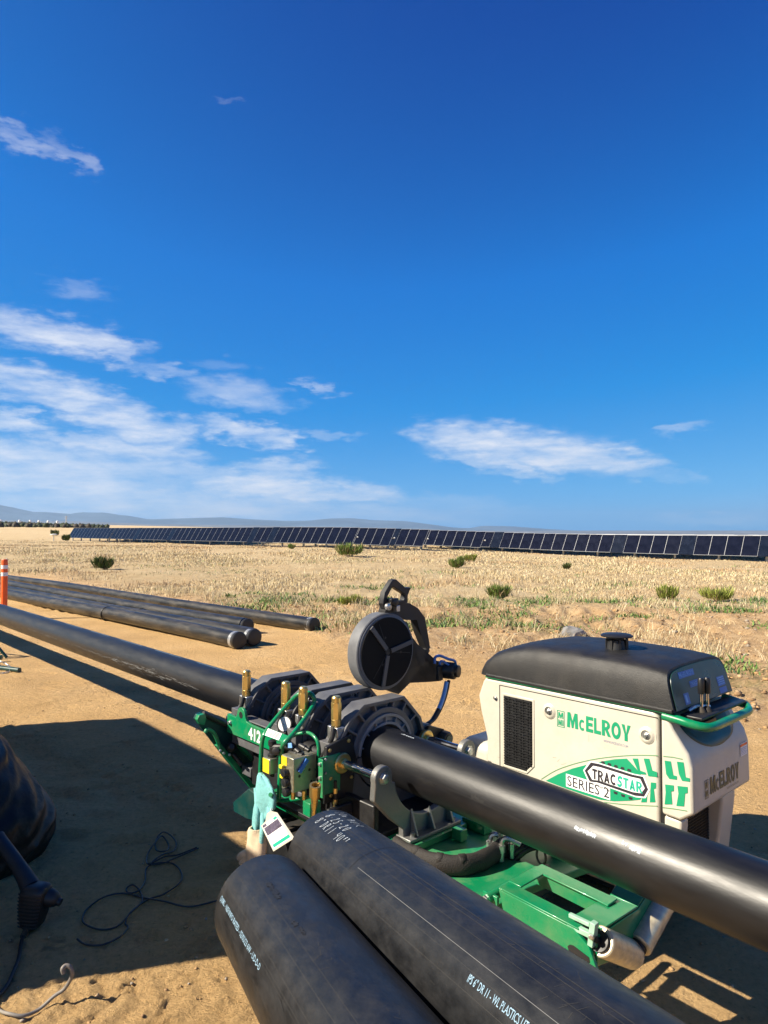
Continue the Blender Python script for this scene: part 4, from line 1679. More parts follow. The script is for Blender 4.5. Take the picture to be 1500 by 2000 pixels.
    for k in range(8):
        a = k * math.pi / 4
        b.box((.435 + math.cos(a) * .043, .70 + math.sin(a) * .043, 1.126), (.010, .010, .05), Matrix.Rotation(a, 3, 'Z'))
    b.build('cap_rib', 'black', cap)
    # guard bar and levers
    pth = [(.735, .505, .912), (.80, .508, .906), (.835, .512, .900), (.872, .53, .893), (.89, .575, .888), (.89, .70, .886), (.89, .82, .886), (.888, .92, .886), (.872, .965, .888), (.845, .99, .895), (.76, .99, .91)]
    b = MB()
    b.tube(smooth_path(pth, 4), .0165, 14)
    b.build('guard_bar', 'green', P, smooth=60)
    b = MB()
    b.span((.775, .56, .905), (.86, .98, .917))
    tray = b.build('lever_tray', 'black', P, bevel=.004)
    for k, (dv, ds) in enumerate(((.0, 0), (.026, .012))):
        b = MB()
        b.cyl((.815 + ds, .655 + dv, .91), (.815 + ds, .655 + dv, 1.005), .0065, 10)
        lv = b.build('lever', 'chrome', tray)
        b = MB()
        b.lathe((.815 + ds, .655 + dv, .985), (0, 0, 1), [(0, .010), (.004, .0125), (.055, .0125), (.062, .009)], 14)
        b.build('lever_grip', 'black', lv)
        b = MB()
        b.lathe((.815 + ds, .655 + dv, .905), (0, 0, 1), [(0, .022), (.012, .020), (.03, .010)], 14)
        b.build('lever_boot', 'rubber', lv)
    b = MB()
    b.tube(smooth_path([(.79, .60, .925), (.80, .63, .935), (.80, .68, .93), (.81, .74, .922)], 4), .007, 8)
    b.build('shift_cable', 'steel', tray)


engine()


# --- chassis, crawler tracks and deck
def chassis():
    P = MACH
    b = MB()
    b.span((-.92, -.16, .24), (.44, .48, .318))
    ch = b.build('chassis', 'green_dark', P, bevel=.01)
    for v0, v1 in ((-.30, -.12), (.80, .98)):
        b = MB()
        prof = []
        for a in np.linspace(math.pi / 2, 3 * math.pi / 2, 14):
            prof.append((-.72 + math.cos(a) * .13, .14 + math.sin(a) * .13))
        for a in np.linspace(-math.pi / 2, math.pi / 2, 14):
            prof.append((.50 + math.cos(a) * .13, .14 + math.sin(a) * .13))
        outer = [Vector((s, v0, z)) for s, z in prof]
        inner = [Vector((s * .985 - .0015, v0, .14 + (z - .14) * .84)) for s, z in prof]
        b.ringprism(outer, inner, (0, v1 - v0, 0))
        m = len(prof)
        # lugs
        per = []
        for i in range(m):
            a, c = Vector(outer[i]), Vector(outer[(i + 1) % m])
            k = max(1, int((c - a).length / .05))
            per += [a.lerp(c, j / k) for j in range(k)]
        cen = Vector((-.11, 0, .14))
        for i, p in enumerate(per):
            t = (per[(i + 1) % len(per)] - per[i - 1]).normalized()
            nrm = Vector((-t.z, 0, t.x))
            if nrm.dot(Vector((0, 0, p.z - .14)) + Vector(((p.x - max(-.72, min(.50, p.x))), 0, 0))) < 0:
                nrm = -nrm
            if i % 2 == 0:
                rot = Matrix((t, Vector((0, 1, 0)), t.cross(Vector((0, 1, 0))))).transposed()
                b.box(Vector((p.x, (v0 + v1) / 2, p.z)) + nrm * .006, (.022, v1 - v0, .018), rot)
        tr = b.build('crawler_track', 'rubber', P)
        b = MB()
        for s in (-.72, -.42, -.11, .20, .50):
            b.lathe((s, v0 + .012, .14), (0, 1, 0), [(0, .03), (0, .104), (.02, .104), (.02, .07), (v1 - v0 - .05, .07), (v1 - v0 - .05, .104), (v1 - v0 - .03, .104), (v1 - v0 - .03, .03)], 22)
        b.span((-.72, (v0 + v1) / 2 - .03, .11), (.50, (v0 + v1) / 2 + .03, .24))
        b.build('track_roller', 'black', tr)
    b = MB()
    deck = [(-.22, -.20), (.49, -.20), (.49, -.02), (.55, .30), (.55, .496), (-.22, .496)]
    b.prism([(s, v, .322) for s, v in deck], (0, 0, .030))
    dk = b.build('deck', 'green_deck', P, bevel=.003)
    b = MB()
    b.span((-.14, -.175, .3545), (-.02, -.135, .372))
    b.span((-.10, -.16, .3545), (.02, .30, .380))
    b.span((.05, .06, .3545), (.10, .10, .40))
    b.span((.0, .18, .3545), (.12, .235, .395))
    b.build('deck_rail', 'green', dk, bevel=.003)
    # side walls of the carriage bed
    b = MB()
    b.span((-1.02, -.235, .36), (-.10, -.205, .52))
    b.span((-1.02, .205, .36), (-.10, .235, .52))
    b.span((-1.02, -.205, .36), (-.10, .205, .40))
    b.span((-.25, -.36, .36), (-.23, -.235, .50))
    b.build('carriage_bed', 'black', P, bevel=.006)
    # hydraulic sleeve and fittings on the deck
    b = MB()
    hp = [mz(px, py, .39) for px, py in ((772, 1652), (800, 1668), (850, 1686), (900, 1690), (940, 1681), (968, 1665), (990, 1648))]
    hp = smooth_path(hp, 8)
    b.tube(hp, [.034 + .0012 * math.sin(i * .8) for i in range(len(hp))], 16, flat=(.72, 1.12))
    for i in (9, 16, 23):
        b.tube([hp[i] + Vector((0, 0, .012)), hp[i + 1] + Vector((0, 0, .018)), hp[i + 2] + Vector((0, 0, .020)), hp[i + 3] + Vector((0, 0, .012))], [.012, .024, .022, .010], 10)
    hs_ = b.build('hose_sleeve', 'hose', P, smooth=60)
    b = MB()
    c = mz(965, 1655, .40)
    for dx, dy, hh in ((-.03, .012, .05), (.0, .04, .09), (.035, .0, .06), (.045, .05, .055)):
        p = c + Vector((dx, dy, -.04))
        b.cyl(p, p + Vector((0, 0, hh)), .011, 6)
        b.cyl(p + Vector((0, 0, hh * .55)), p + Vector((0, 0, hh)), .0145, 6)
        b.tube(smooth_path([p + Vector((0, 0, hh)), p + Vector((.004, .006, hh + .022)), p + Vector((.022, .020, hh + .026)), p + Vector((.05, .05, hh + .006))], 4), .010, 8)
    b.build('hose_fitting', 'steel', P, smooth=40)
    b = MB()
    for k in range(4):
        p = c + Vector((.02 * k - .01, .03 + .012 * k, -.05))
        b.tube(smooth_path([p, p + Vector((.05, .04, .05)), p + Vector((.12, .16, .04)), p + Vector((.10, .26, -.01))], 6), .012, 8)
    b.build('hydraulic_hose', 'black', P, smooth=60)
    # lifting ring and its pin
    b = MB()
    c = mz(1057, 1672, .40)
    b.tube([c + Vector((.017 * math.cos(a) * MU.x * 0 + .02 * math.cos(a), 0, .03 * math.sin(a))) for a in np.linspace(0, 2 * math.pi, 25)[:-1]], .0045, 8, closed=True)
    b.cyl(c + Vector((.015, -.02, -.045)), c + Vector((.015, .02, -.045)), .016, 14)
    b.build('lifting_ring', 'black', P, smooth=60)
    # maker's plate, black with pale print
    a = mv(1095, 1682, .47)
    b = MB()
    b.span((a.x, .466, a.z - .115), (a.x + .085, .474, a.z + .01))
    pl = b.build('data_plate', 'black', P)
    b = MB()
    for k in range(4):
        b.span((a.x + .012, .4648, a.z - .014 - k * .009), (a.x + .070 - .008 * (k % 2), .4656, a.z - .010 - k * .009))
    b.span((a.x + .045, .4648, a.z - .085), (a.x + .068, .4656, a.z - .055))
    b.build('plate_print', 'white', pl, smooth=0)


chassis()


# --- carriage: jaws, rods, nuts, support
def arc_ring(b, s0, s1, ri, ro, a0, a1, n=24, zc=.65, vc=0.0):
    A = np.linspace(a0, a1, n)
    outer = [Vector((s0, vc + ro * math.cos(a), zc + ro * math.sin(a))) for a in A]
    inner = [Vector((s0, vc + ri * math.cos(a), zc + ri * math.sin(a))) for a in A]
    b.ringprism(outer, inner, (s1 - s0, 0, 0), closed=False)


def jaw(s, idx):
    """one clamp: cast upper and lower half round the pipe, pocketed faces, hinge and brass nut"""
    zc = .65
    P = MACH
    th = .088
    octo = [(.262, .0), (.226, .105), (.120, .217), (-.122, .217), (-.195, .172), (-.268, .075), (-.275, .0)]
    octi = [(.165 * math.cos(a), .165 * math.sin(a)) for a in (0, .42, .95, 2.15, 2.5, 2.85, math.pi)]

    def v3(p, s_):
        return Vector((s_, p[0], zc + p[1]))
    b = MB()
    # recessed web
    b.ringprism([v3((p[0] * .985, p[1] * .985), s - th / 2 + .026) for p in octo], [v3((q[0], q[1]), s - th / 2 + .026) for q in octi], (th - .052, 0, 0), closed=False)
    # outer rim
    b.ringprism([v3(p, s - th / 2) for p in octo], [v3((p[0] * .93, p[1] * .93), s - th / 2) for p in octo], (th, 0, 0), closed=False)
    # inner rim
    arc_ring(b, s - th / 2, s + th / 2, .160, .186, 0, math.pi, 28)
    # ribs
    for a in (.55, .95, 1.30, 1.85, 2.25, 2.6):
        ca, sa = math.cos(a), math.sin(a)
        r0, r1 = .18, .19
        for (ax_, az_), (bx_, bz_) in zip(octo, octo[1:]):
            den = ca * (bz_ - az_) - sa * (bx_ - ax_)
            if abs(den) > 1e-6:
                tt = (ax_ * (bz_ - az_) - az_ * (bx_ - ax_)) / den
                uu = ((tt * ca - ax_) * (bx_ - ax_) + (tt * sa - az_) * (bz_ - az_)) / ((bx_ - ax_) ** 2 + (bz_ - az_) ** 2)
                if 0 <= uu <= 1 and tt > 0:
                    r1 = tt * .95
        mid = Vector((s, ca * (r0 + r1) / 2, zc + sa * (r0 + r1) / 2))
        rot = Matrix.Rotation(a, 3, 'X')
        b.box(mid, (th * .98, r1 - r0, .010), rot)
    # hinge block and clamp block
    b.span((s - .036, .235, zc - .05), (s + .036, .30, zc + .055))
    b.span((s - .034, -.305, zc - .02), (s + .034, -.255, zc + .085))
    j = b.build('clamp_jaw', 'jaw', P, bevel=.0025)
    # lower half
    b = MB()
    b.ringprism([v3((p[0], -p[1] - .004), s - th / 2) for p in octo], [v3((q[0], -q[1] - .004), s - th / 2) for q in octi], (th, 0, 0), closed=False)
    b.span((s - th / 2, -.24, zc - .26), (s + th / 2, .24, zc - .214))
    b.build('lower_jaw', 'jaw', j, bevel=.004)
    # insert with pockets
    b = MB()
    arc_ring(b, s - th / 2 - .010, s + th / 2 + .010, .146, .1595, 0.03, math.pi - .03, 30)
    arc_ring(b, s - th / 2 - .010, s + th / 2 + .010, .1115, .124, 0.03, math.pi - .03, 30)
    arc_ring(b, s - th / 2, s + th / 2 - .006, .124, .146, 0.03, math.pi - .03, 30)
    for a in np.linspace(.25, math.pi - .25, 7):
        b.box(Vector((s, .135 * math.cos(a), zc + .135 * math.sin(a))), (th + .018, .024, .006), Matrix.Rotation(a, 3, 'X'))
    b.build('jaw_insert', 'jaw_light' if idx == 3 else 'jaw', j, bevel=.0015)
    b = MB()
    arc_ring(b, s - th / 2, s + th / 2, .1115, .1595, math.pi + .03, 2 * math.pi - .03, 30)
    b.build('lower_insert', 'jaw', j)
    if idx in (2, 3):
        b = MB()
        if idx == 2:
            b.mesh2d(fit_text('3D', -.02, .03, .165, .205, .0), lambda v, y: Vector((s + th / 2 - .0105, v + .02, zc + y)))
        for dz in (.200, .188):
            b.lathe((s + th / 2 - .012, .018, zc + dz), (1, 0, 0), [(0, .0028), (.002, .0022)], 8)
        b.build('cast_mark', 'jaw_light', j, smooth=0)
    # brass nut on its stud, with steel yoke
    vN = -.24
    b = MB()
    b.lathe((s, vN, .792), (0, 0, 1), [(0, .0215), (.028, .0215), (.028, .020)], 20)
    b.lathe((s, vN, .818), (0, 0, 1), [(0, .0225), (.072, .0225)], 6)
    b.lathe((s, vN, .888), (0, 0, 1), [(0, .020), (.022, .020), (.029, .015)], 20)
    b.build('clamp_nut', 'brass', j, smooth=30, bevel=.0015)
    b = MB()
    b.cyl((s, vN, .66), (s, vN, .80), .010, 12)
    b.span((s - .034, vN - .022, .735), (s - .012, vN + .022, .790))
    b.span((s + .012, vN - .022, .735), (s + .034, vN + .022, .790))
    b.build('nut_yoke', 'steel', j, bevel=.003)
    b = MB()
    b.tube([(s + .02, vN - .03, .79), (s + .025, vN - .04, .755), (s + .01, vN - .055, .71), (s - .02, vN - .06, .67)], .010, 10)
    b.cyl((s - .05, vN - .06, .655), (s + .05, vN - .06, .655), .014, 14)
    b.build('swing_link', 'black', j, smooth=50)


JAW_S = [-1.065, -.715, -.575, -.335]
for i, s in enumerate(JAW_S):
    jaw(s, i)


def carriage():
    P = MACH
    for v in (-.25, .25):
        b = MB()
        b.cyl((-1.22, v, .65), (-.035, v, .65), .0185, 28)
        b.build('guide_rod', 'chrome', P, smooth=40)
        b = MB()
        b.lathe((-.292, v, .65), (1, 0, 0), [(0, .042), (.016, .042), (.020, .038), (.020, .022), (.032, .022), (.034, .020)], 30)
        for k in range(6):
            a = k * math.pi / 3
            b.lathe((-.276, v + .033 * math.cos(a), .65 + .033 * math.sin(a)), (1, 0, 0), [(0, .0035), (.004, .003)], 8)
        b.build('rod_flange', 'brass', P, smooth=40)
        # hydraulic cylinder body behind the flange
        b = MB()
        b.cyl((-1.0, v, .65), (-.295, v, .65), .040, 28)
        b.build('hydraulic_cylinder', 'black', P, smooth=40)
    # end bearing on the far side
    b = MB()
    b.lathe((-.30, .36, .635), (1, 0, 0), [(0, .034), (.05, .034), (.06, .028)], 24)
    b.box((-.31, .31, .665), (.06, .11, .05), Matrix.Rotation(R(-18), 3, 'X'))
    hb = b.build('hinge_block', 'black', P, smooth=40)
    b = MB()
    b.lathe((-.24, .36, .635), (1, 0, 0), [(0, .020), (.004, .020)], 20)
    b.build('hinge_cap', 'green_dark', hb)
    # mounting plate on the near jaw: dark bracket with bolts
    b = MB()
    pl = [(-.285, -.33, .73), (-.285, -.20, .76), (-.285, -.17, .66), (-.285, -.19, .50), (-.285, -.34, .50)]
    b.prism(pl, (-.018, 0, 0))
    br = b.build('near_bracket', 'black', P, bevel=.003)
    for v, z in ((-.315, .715), (-.215, .735), (-.31, .60), (-.20, .58), (-.31, .53)):
        b = MB()
        b.lathe((-.285, v, z), (1, 0, 0), [(0, .008), (.006, .008), (.007, .006)], 6)
        b.build('bolt', 'brass', br)
    # outer support: grey casting that carries the ends of both rods and cradles the pipe
    b = MB()
    s0 = -.052
    prof = []
    ear = [(-.25 + .046 * math.cos(a), .655 + .046 * math.sin(a)) for a in np.linspace(R(10), R(200), 14)]
    prof += ear
    prof += [(-.300, .575), (-.205, .478), (-.145, .43), (-.145, .388), (.145, .388), (.145, .43), (.205, .478), (.300, .575)]
    prof += [(-v, z) for v, z in ear[::-1]]
    arcp = [(.192 * math.cos(a), .652 + .192 * math.sin(a)) for a in np.linspace(R(-8), R(-172), 30)]
    prof += [(.205, .628)] + arcp + [(-.205, .628)]
    b.prism([Vector((s0, v, z)) for v, z in prof], (.030, 0, 0))
    sup = b.build('outer_support', 'alu', P, bevel=.004)
    b = MB()
    b.span((s0 - .01, -.150, .384), (s0 + .075, .150, .398))
    for v in (-.10, .0, .11):
        b.prism([(s0 + .03, v - .006, .398), (s0 + .068, v - .006, .398), (s0 + .03, v - .006, .485 if v == 0 else .50)], (0, .012, 0))
    b.build('support_foot', 'alu', sup, bevel=.003)
    for v in (-.25, .25):
        b = MB()
        b.lathe((s0 + .030, v, .655), (1, 0, 0), [(0, .026), (.003, .026), (.003, .018), (.015, .018), (.017, .013)], 6)
        b.build('bolt', 'steel', sup)
    for v in (-.118, .118):
        b = MB()
        b.cyl((s0 + .055, v, .398), (s0 + .055, v, .416), .010, 6)
        b.build('bolt', 'steel', sup)
    b = MB()
    b.span((s0 - .03, -.17, .353), (s0 + .09, .17, .383))
    b.build('support_rail', 'green', P, bevel=.003)
    # side plate with the size number
    b = MB()
    ea = [(-.985 + .038 * math.cos(a), .722 + .036 * math.sin(a)) for a in np.linspace(R(-5), R(185), 12)]
    prof = [(-1.118, .612), (-.62, .612), (-.62, .690), (-.90, .694), (-.935, .700)] + ea + [(-1.035, .700), (-1.118, .704)]
    b.prism([Vector((s, -.318, z)) for s, z in prof], (0, .014, 0))
    sp = b.build('side_plate', 'green', P, bevel=.002)
    b = MB()
    b.lathe((-.985, -.3185, .722), (0, -1, 0), [(0, .016), (.0008, .016)], 20)
    b.build('lug_hole', 'pipe_end', sp)
    b = MB()
    b.mesh2d(fit_text('412', -.914, -.803, .624, .682, .035), lambda s, z: Vector((s, -.3192, z)))
    b.build('lettering', 'white', sp, smooth=0)
    b = MB()
    b.lathe((-1.085, -.318, .665), (0, -1, 0), [(0, .013), (.006, .013), (.006, .008), (.014, .008)], 6)
    b.build('bolt', 'steel', sp)
    b = MB()   # ledge and block behind the plate
    b.span((-1.118, -.303, .695), (-.62, -.24, .703))
    b.span((-1.10, -.30, .56), (-.62, -.245, .61))
    b.build('carriage_ledge', 'jaw', P, bevel=.003)


carriage()


def facer():
    """round trimming disc swung up clear of the clamps"""
    P = MACH
    s = -.50
    c = Vector((s, .206, 1.030))
    b = MB()
    b.lathe((s - .085, c.y, c.z), (1, 0, 0), [(0, .170), (.004, .186), (.070, .187), (.074, .183), (.074, .176), (.078, .176), (.080, .172), (.080, .168)], 64)
    fa = b.build('facer', 'facer_rim', P, smooth=40)
    b = MB()
    b.lathe((s - .004, c.y, c.z), (1, 0, 0), [(0, .1665), (.005, .1665)], 64)
    b.build('facer_plate', 'facer_black', fa)
    b = MB()
    for px, py in ((727, 1230), (806, 1251), (747, 1338)):
        e = ms(px, py, s)
        d = Vector((0, e.y - c.y, e.z - c.z))
        ll = min(d.length, .150)
        a = math.atan2(d.z, d.y)
        for off, wd in ((0, .022),):
            mid = c + d.normalized() * (ll / 2 + .018)
            b.box(Vector((s + .006, mid.y, mid.z)), (.008, ll, wd), Matrix.Rotation(a, 3, 'X'))
    b.build('cutter_blade', 'blade', fa, bevel=.001)
    b = MB()
    for a in (R(112), R(-8), R(232)):
        d = Vector((0, math.cos(a), math.sin(a)))
        b.box(Vector((s + .0018, c.y, c.z)) + d * .08, (.0010, .14, .003), Matrix.Rotation(a, 3, 'X'))
        b.lathe(Vector((s + .001, c.y, c.z)) + d * .075 + Vector((0, .012, .0)), (1, 0, 0), [(0, .006), (.001, .006)], 10)
    b.lathe((s - .002, c.y, c.z), (1, 0, 0), [(0, .016), (.0045, .016)], 20)
    b.build('cutter_slot', 'pipe_end', fa)
    # cast arm from handle over the top to the hub, with a window
    q = lambda l: [ms(px, py, s - .02) for px, py in l]
    b = MB()
    outer = q([(752, 1196), (754, 1186), (785, 1178), (800, 1178), (817, 1188), (830, 1206), (835, 1232), (840, 1262), (837, 1279), (845, 1292), (862, 1298), (862, 1330), (838, 1332), (801, 1334), (779, 1356), (752, 1346), (752, 1280)])
    inner = q([(770, 1205), (772, 1202), (785, 1206), (793, 1211), (803, 1211), (814, 1211), (821, 1236), (834, 1268), (830, 1270), (827, 1270), (815, 1257), (808, 1247), (806, 1250), (800, 1252), (790, 1262), (775, 1262), (768, 1255)])
    b.ringprism(outer, inner, (-.05, 0, 0))
    b.prism(q([(752, 1200), (795, 1215), (806, 1245), (815, 1262), (833, 1285), (850, 1296), (850, 1328), (801, 1332), (778, 1352), (752, 1340)]), (-.04, 0, 0))
    b.build('facer_arm', 'black', fa, bevel=.004)
    # handle
    b = MB()
    ho = q([(748, 1180), (752, 1157), (767, 1133), (774, 1131), (793, 1148), (803, 1147), (797, 1163), (797, 1177), (775, 1186), (752, 1190)])
    hi = q([(757, 1176), (757, 1166), (767, 1146), (773, 1149), (788, 1159), (791, 1161), (791, 1166), (789, 1173), (776, 1175), (762, 1176)])
    b.ringprism(ho, hi, (-.035, 0, 0))
    b.build('facer_handle', 'black', fa, bevel=.004)
    b = MB()
    e = ms(759, 1185, s)
    b.lathe((s - .01, e.y, e.z), (1, 0, 0), [(0, .018), (.016, .018), (.018, .014)], 18)
    e2 = ms(775, 1188, s)
    b.box((s - .002, e2.y, e2.z), (.03, .022, .030))
    b.build('handle_clamp', 'steel', fa, bevel=.002)
    e3 = ms(768, 1176, s)
    b = MB()
    b.lathe((s - .03, e3.y, e3.z), (1, 0, 0), [(0, .02), (.045, .02), (.048, .015)], 16)
    b.box((s + .004, e3.y, e3.z + .004), (.02, .05, .03))
    b.build('handle_knob', 'black', fa, bevel=.003)
    # hub motor along the pipe direction
    h0 = ms(842, 1310, s - .08)
    e = ms(877, 1318, s + .03)
    b = MB()
    b.lathe(Vector((s - .09, (h0.y + e.y) / 2 + .02, e.z + .012)), Vector((1, .35, .0)), [(0, .044), (.12, .044), (.125, .040), (.13, .032), (.145, .032), (.147, .028)], 28)
    hub = b.build('drive_motor', 'black', fa, smooth=40)
    b = MB()
    b.span((s - .06, h0.y - .02, e.z - .035), (s - .01, e.y, e.z + .045))
    b.build('motor_mount', 'black', fa, bevel=.006)
    # blue wrapped bracket and hose
    b = MB()
    br = [ms(px, py, s + .01) for px, py in ((849, 1296), (850, 1284), (860, 1281), (875, 1287), (889, 1292), (888, 1306))]
    b.tube(smooth_path(br, 4), .0075, 8)
    br = [ms(px, py, s + .01) for px, py in ((858, 1298), (862, 1291), (872, 1296), (880, 1302))]
    b.tube(smooth_path(br, 4), .006, 8)
    b.build('hose_bracket', 'blue', fa, smooth=60)
    b = MB()
    hp = [ms(px, py, s + .04 + .1 * k / 6) for k, (px, py) in enumerate(((872, 1332), (868, 1352), (862, 1372), (853, 1392), (843, 1408), (832, 1416)))]
    hp = smooth_path(hp, 5)
    b.tube(hp, .011, 10)
    b.tube([p + Vector((.0, .018, .004)) for p in hp], .009, 8)
    hz = b.build('facer_hose', 'black', fa, smooth=60)
    b = MB()
    b.tube([p + Vector((.006, -.006, 0)) for p in hp[:14]], .0105, 8)
    b.build('hose_wrap', 'paleblue', hz, smooth=60)


facer()


def controls():
    P = MACH
    # tube cage
    b = MB()
    a = [mv(508, 1520, -.42), mv(510, 1480, -.42), mv(512, 1448, -.42), mv(520, 1428, -.40), mv(550, 1390, -.30), mv(575, 1363, -.225), mv(588, 1354, -.2), mv(602, 1353, -.2), mv(612, 1360, -.2), mv(613, 1374, -.2),
         mv(600, 1396, -.26), mv(575, 1430, -.37), mv(556, 1450, -.42), mv(550, 1466, -.42), mv(547, 1510, -.42), mv(545, 1560, -.42)]
    b.tube(smooth_path(a, 5), .0098, 12)
    c = [mv(528, 1552, -.50), mv(545, 1563, -.42), mv(575, 1561, -.40), mv(605, 1557, -.36), mv(632, 1553, -.33)]
    b.tube(smooth_path(c, 4), .0085, 12)
    c = [mv(508, 1520, -.42), mv(509, 1560, -.40), mv(520, 1590, -.36)]
    b.tube(c, .0085, 12)
    c = [mv(556, 1450, -.42), mv(575, 1436, -.34), mv(600, 1431, -.31), mv(615, 1440, -.31), mv(622, 1458, -.31), mv(622, 1500, -.31)]
    b.tube(smooth_path(c, 4), .0075, 10)
    cage = b.build('guard_cage', 'green', P, smooth=60)
    b = MB()
    pl = [mv(522, 1422, -.39), mv(563, 1438, -.39), mv(556, 1452, -.42), mv(515, 1437, -.42)]
    nrm = (pl[1] - pl[0]).cross(pl[3] - pl[0]).normalized()
    if nrm.y > 0:
        nrm = -nrm
    b.prism(pl, nrm * .004)
    cp = b.build('cage_plate', 'green', cage)
    def sub(k0, k1, t0, t1, h):
        def pt(u, t):
            return pl[0].lerp(pl[1], u).lerp(pl[3].lerp(pl[2], u), t) + nrm * h
        return [pt(k0, t0), pt(k1, t0), pt(k1, t1), pt(k0, t1)]
    b = MB()
    b.poly(sub(.08, .74, .05, .95, .0048))
    b.build('warning_label', 'white', cp, smooth=0)
    b = MB()
    for k in range(5):
        b.poly(sub(.25 if k > 1 else .42, .70, .14 + k * .15, .22 + k * .15, .0056))
    b.build('label_print', 'red', cp, smooth=0)
    b = MB()   # sign at the top of the loop
    pl2 = [mv(594, 1360, -.2), mv(606, 1362, -.2), mv(602, 1384, -.21), mv(590, 1381, -.21)]
    b.prism(pl2, (.002, -.003, 0))
    sg = b.build('pressure_chart', 'ink', cage)
    b = MB()
    for k in range(6):
        for j in range(2):
            u0, u1 = .12 + j * .45, .45 + j * .45
            t0 = .08 + k * .15
            def pt(u, t):
                return pl2[0].lerp(pl2[1], u).lerp(pl2[3].lerp(pl2[2], u), t) + Vector((.002, -.0045, 0))
            if (k + j) % 3:
                b.poly([pt(u0, t0), pt(u1, t0), pt(u1, t0 + .08), pt(u0, t0 + .08)])
    b.build('chart_print', 'white', sg, smooth=0)
    # gauge
    g0 = mv(556, 1414, -.30)
    ax = Vector((.45, -.85, .25)).normalized()
    b = MB()
    b.lathe(g0 - ax * .03, ax, [(0, .030), (.004, .034), (.026, .034), (.030, .037), (.036, .037), (.036, .032), (.033, .032)], 32)
    ga = b.build('pressure_gauge', 'black', P, smooth=40)
    b = MB()
    b.lathe(g0 + ax * .0035, ax, [(0, .0315), (.0006, .0315)], 32)
    b.build('gauge_face', 'white', ga)
    b = MB()
    e1 = ax.cross(Vector((0, 0, 1))).normalized()
    e2 = e1.cross(ax)
    for k in range(16):
        a_ = math.pi * 2 * k / 20 - .3
        p = g0 + ax * .0048 + (e1 * math.cos(a_) + e2 * math.sin(a_)) * .026
        q = g0 + ax * .0048 + (e1 * math.cos(a_) + e2 * math.sin(a_)) * .022
        tdir = (e1 * -math.sin(a_) + e2 * math.cos(a_)) * .0008
        b.poly([p + tdir, p - tdir, q - tdir, q + tdir])
    p, q = g0 + ax * .0052 - e2 * .004, g0 + ax * .0052 + e1 * .016 + e2 * .008
    b.poly([p + e2 * .001, p - e2 * .001, q - e2 * .0004, q + e2 * .0004])
    b.build('gauge_needle', 'ink', ga, smooth=0)
    # valve block with yellow tag
    def blk(px, pyt, pyb, v, ds, dv, name, m, bev=.003):
        t, l = mv(px, pyt, v), mv(px, pyb, v)
        b = MB()
        b.span((t.x - ds, v, l.z), (t.x, v + dv, t.z))
        return b.build(name, m, P, bevel=bev), t, l
    o, t, l = blk(527, 1484, 1514, -.45, .055, .055, 'solenoid_valve', 'manifold')
    b = MB()
    b.span((t.x - .052, -.4522, l.z + .004), (t.x - .004, -.4506, t.z - .003))
    b.build('yellow_tag', 'yellow', o)
    b = MB()
    b.lathe((t.x - .028, -.42, t.z), (0, 0, 1), [(0, .02), (.012, .020), (.016, .013), (.045, .013), (.05, .018), (.068, .018), (.072, .012)], 14)
    b.build('valve_cap', 'black', o, smooth=40)
    b = MB()
    b.cyl((t.x - .028, -.42, l.z), (t.x - .028, -.42, l.z - .02), .010, 8)
    b.build('valve_stem', 'black', o, smooth=40)
    b = MB()
    b.tube([(t.x - .028, -.42, t.z + .04), (t.x + .02, -.41, t.z + .05), (t.x + .05, -.38, t.z + .045)], .014, 10)
    b.build('valve_fitting', 'black', o, smooth=40)
    b = MB()
    b.lathe((t.x + .03, -.43, t.z + .045), (.6, -.7, .1), [(0, .012), (.02, .016), (.034, .016), (.036, .012)], 14)
    b.build('valve_knob', 'black', o, smooth=40)
    o, t, l = blk(573, 1483, 1550, -.45, .085, .115, 'valve_manifold', 'manifold')
    b = MB()
    b.span((t.x - .083, -.4522, t.z - .038), (t.x - .045, -.4506, t.z - .004))
    b.build('yellow_tag', 'yellow', o)
    for k, dz in enumerate((.062, .100, .138)):
        b = MB()
        b.lathe((t.x - .045 + .006 * k, -.45, t.z - dz), (0, -1, 0), [(0, .017), (.01, .019), (.022, .017), (.024, .010)], 14)
        kb = b.build('valve_knob', 'black', o, smooth=40)
        if k < 2:
            b = MB()
            b.box((t.x - .068 + .006 * k, -.462, t.z - dz + .018), (.022, .012, .014))
            b.build('yellow_tag', 'yellow', kb, bevel=.002)
    b = MB()
    for v, z in ((-.40, .03), (-.37, .06), (-.42, .075), (-.36, .11)):
        b.lathe((t.x, v, t.z - z), (1, 0, 0), [(0, .006), (.001, .006)], 10)
    b.build('port_hole', 'pipe_end', o)
    b = MB()
    b.box((t.x + .006, -.405, t.z - .035), (.010, .060, .018), Matrix.Rotation(R(48), 3, 'X'))
    b.build('blue_lever', 'blue', o, bevel=.002)
    b = MB()
    for k, (v, m) in enumerate(((-.43, 0), (-.40, 0))):
        b.cyl((t.x - .03 + k * .035, v, l.z), (t.x - .03 + k * .035, v, l.z - .035), .010, 6)
    b.build('pipe_fitting', 'brass', o)
    # top hoses and fittings
    b = MB()
    for (x0, y0, x1, y1, r_) in ((532, 1452, 545, 1470, .016), (560, 1450, 585, 1470, .015), (566, 1470, 592, 1476, .014), (540, 1468, 552, 1476, .013), (585, 1455, 604, 1466, .012)):
        p, q = mv(x0, y0, -.40), mv(x1, y1, -.39)
        b.lathe(p, q - p, [(0, r_ * .8), (.01, r_), ((q - p).length * .6, r_), ((q - p).length * .62, r_ * .75), ((q - p).length, r_ * .75)], 12)
    b.tube(smooth_path([mv(540, 1462, -.39), mv(560, 1470, -.36), mv(590, 1474, -.33), mv(615, 1480, -.30), mv(640, 1470, -.26)], 5), .010, 8)
    b.build('hydraulic_hose', 'black', P, smooth=50)
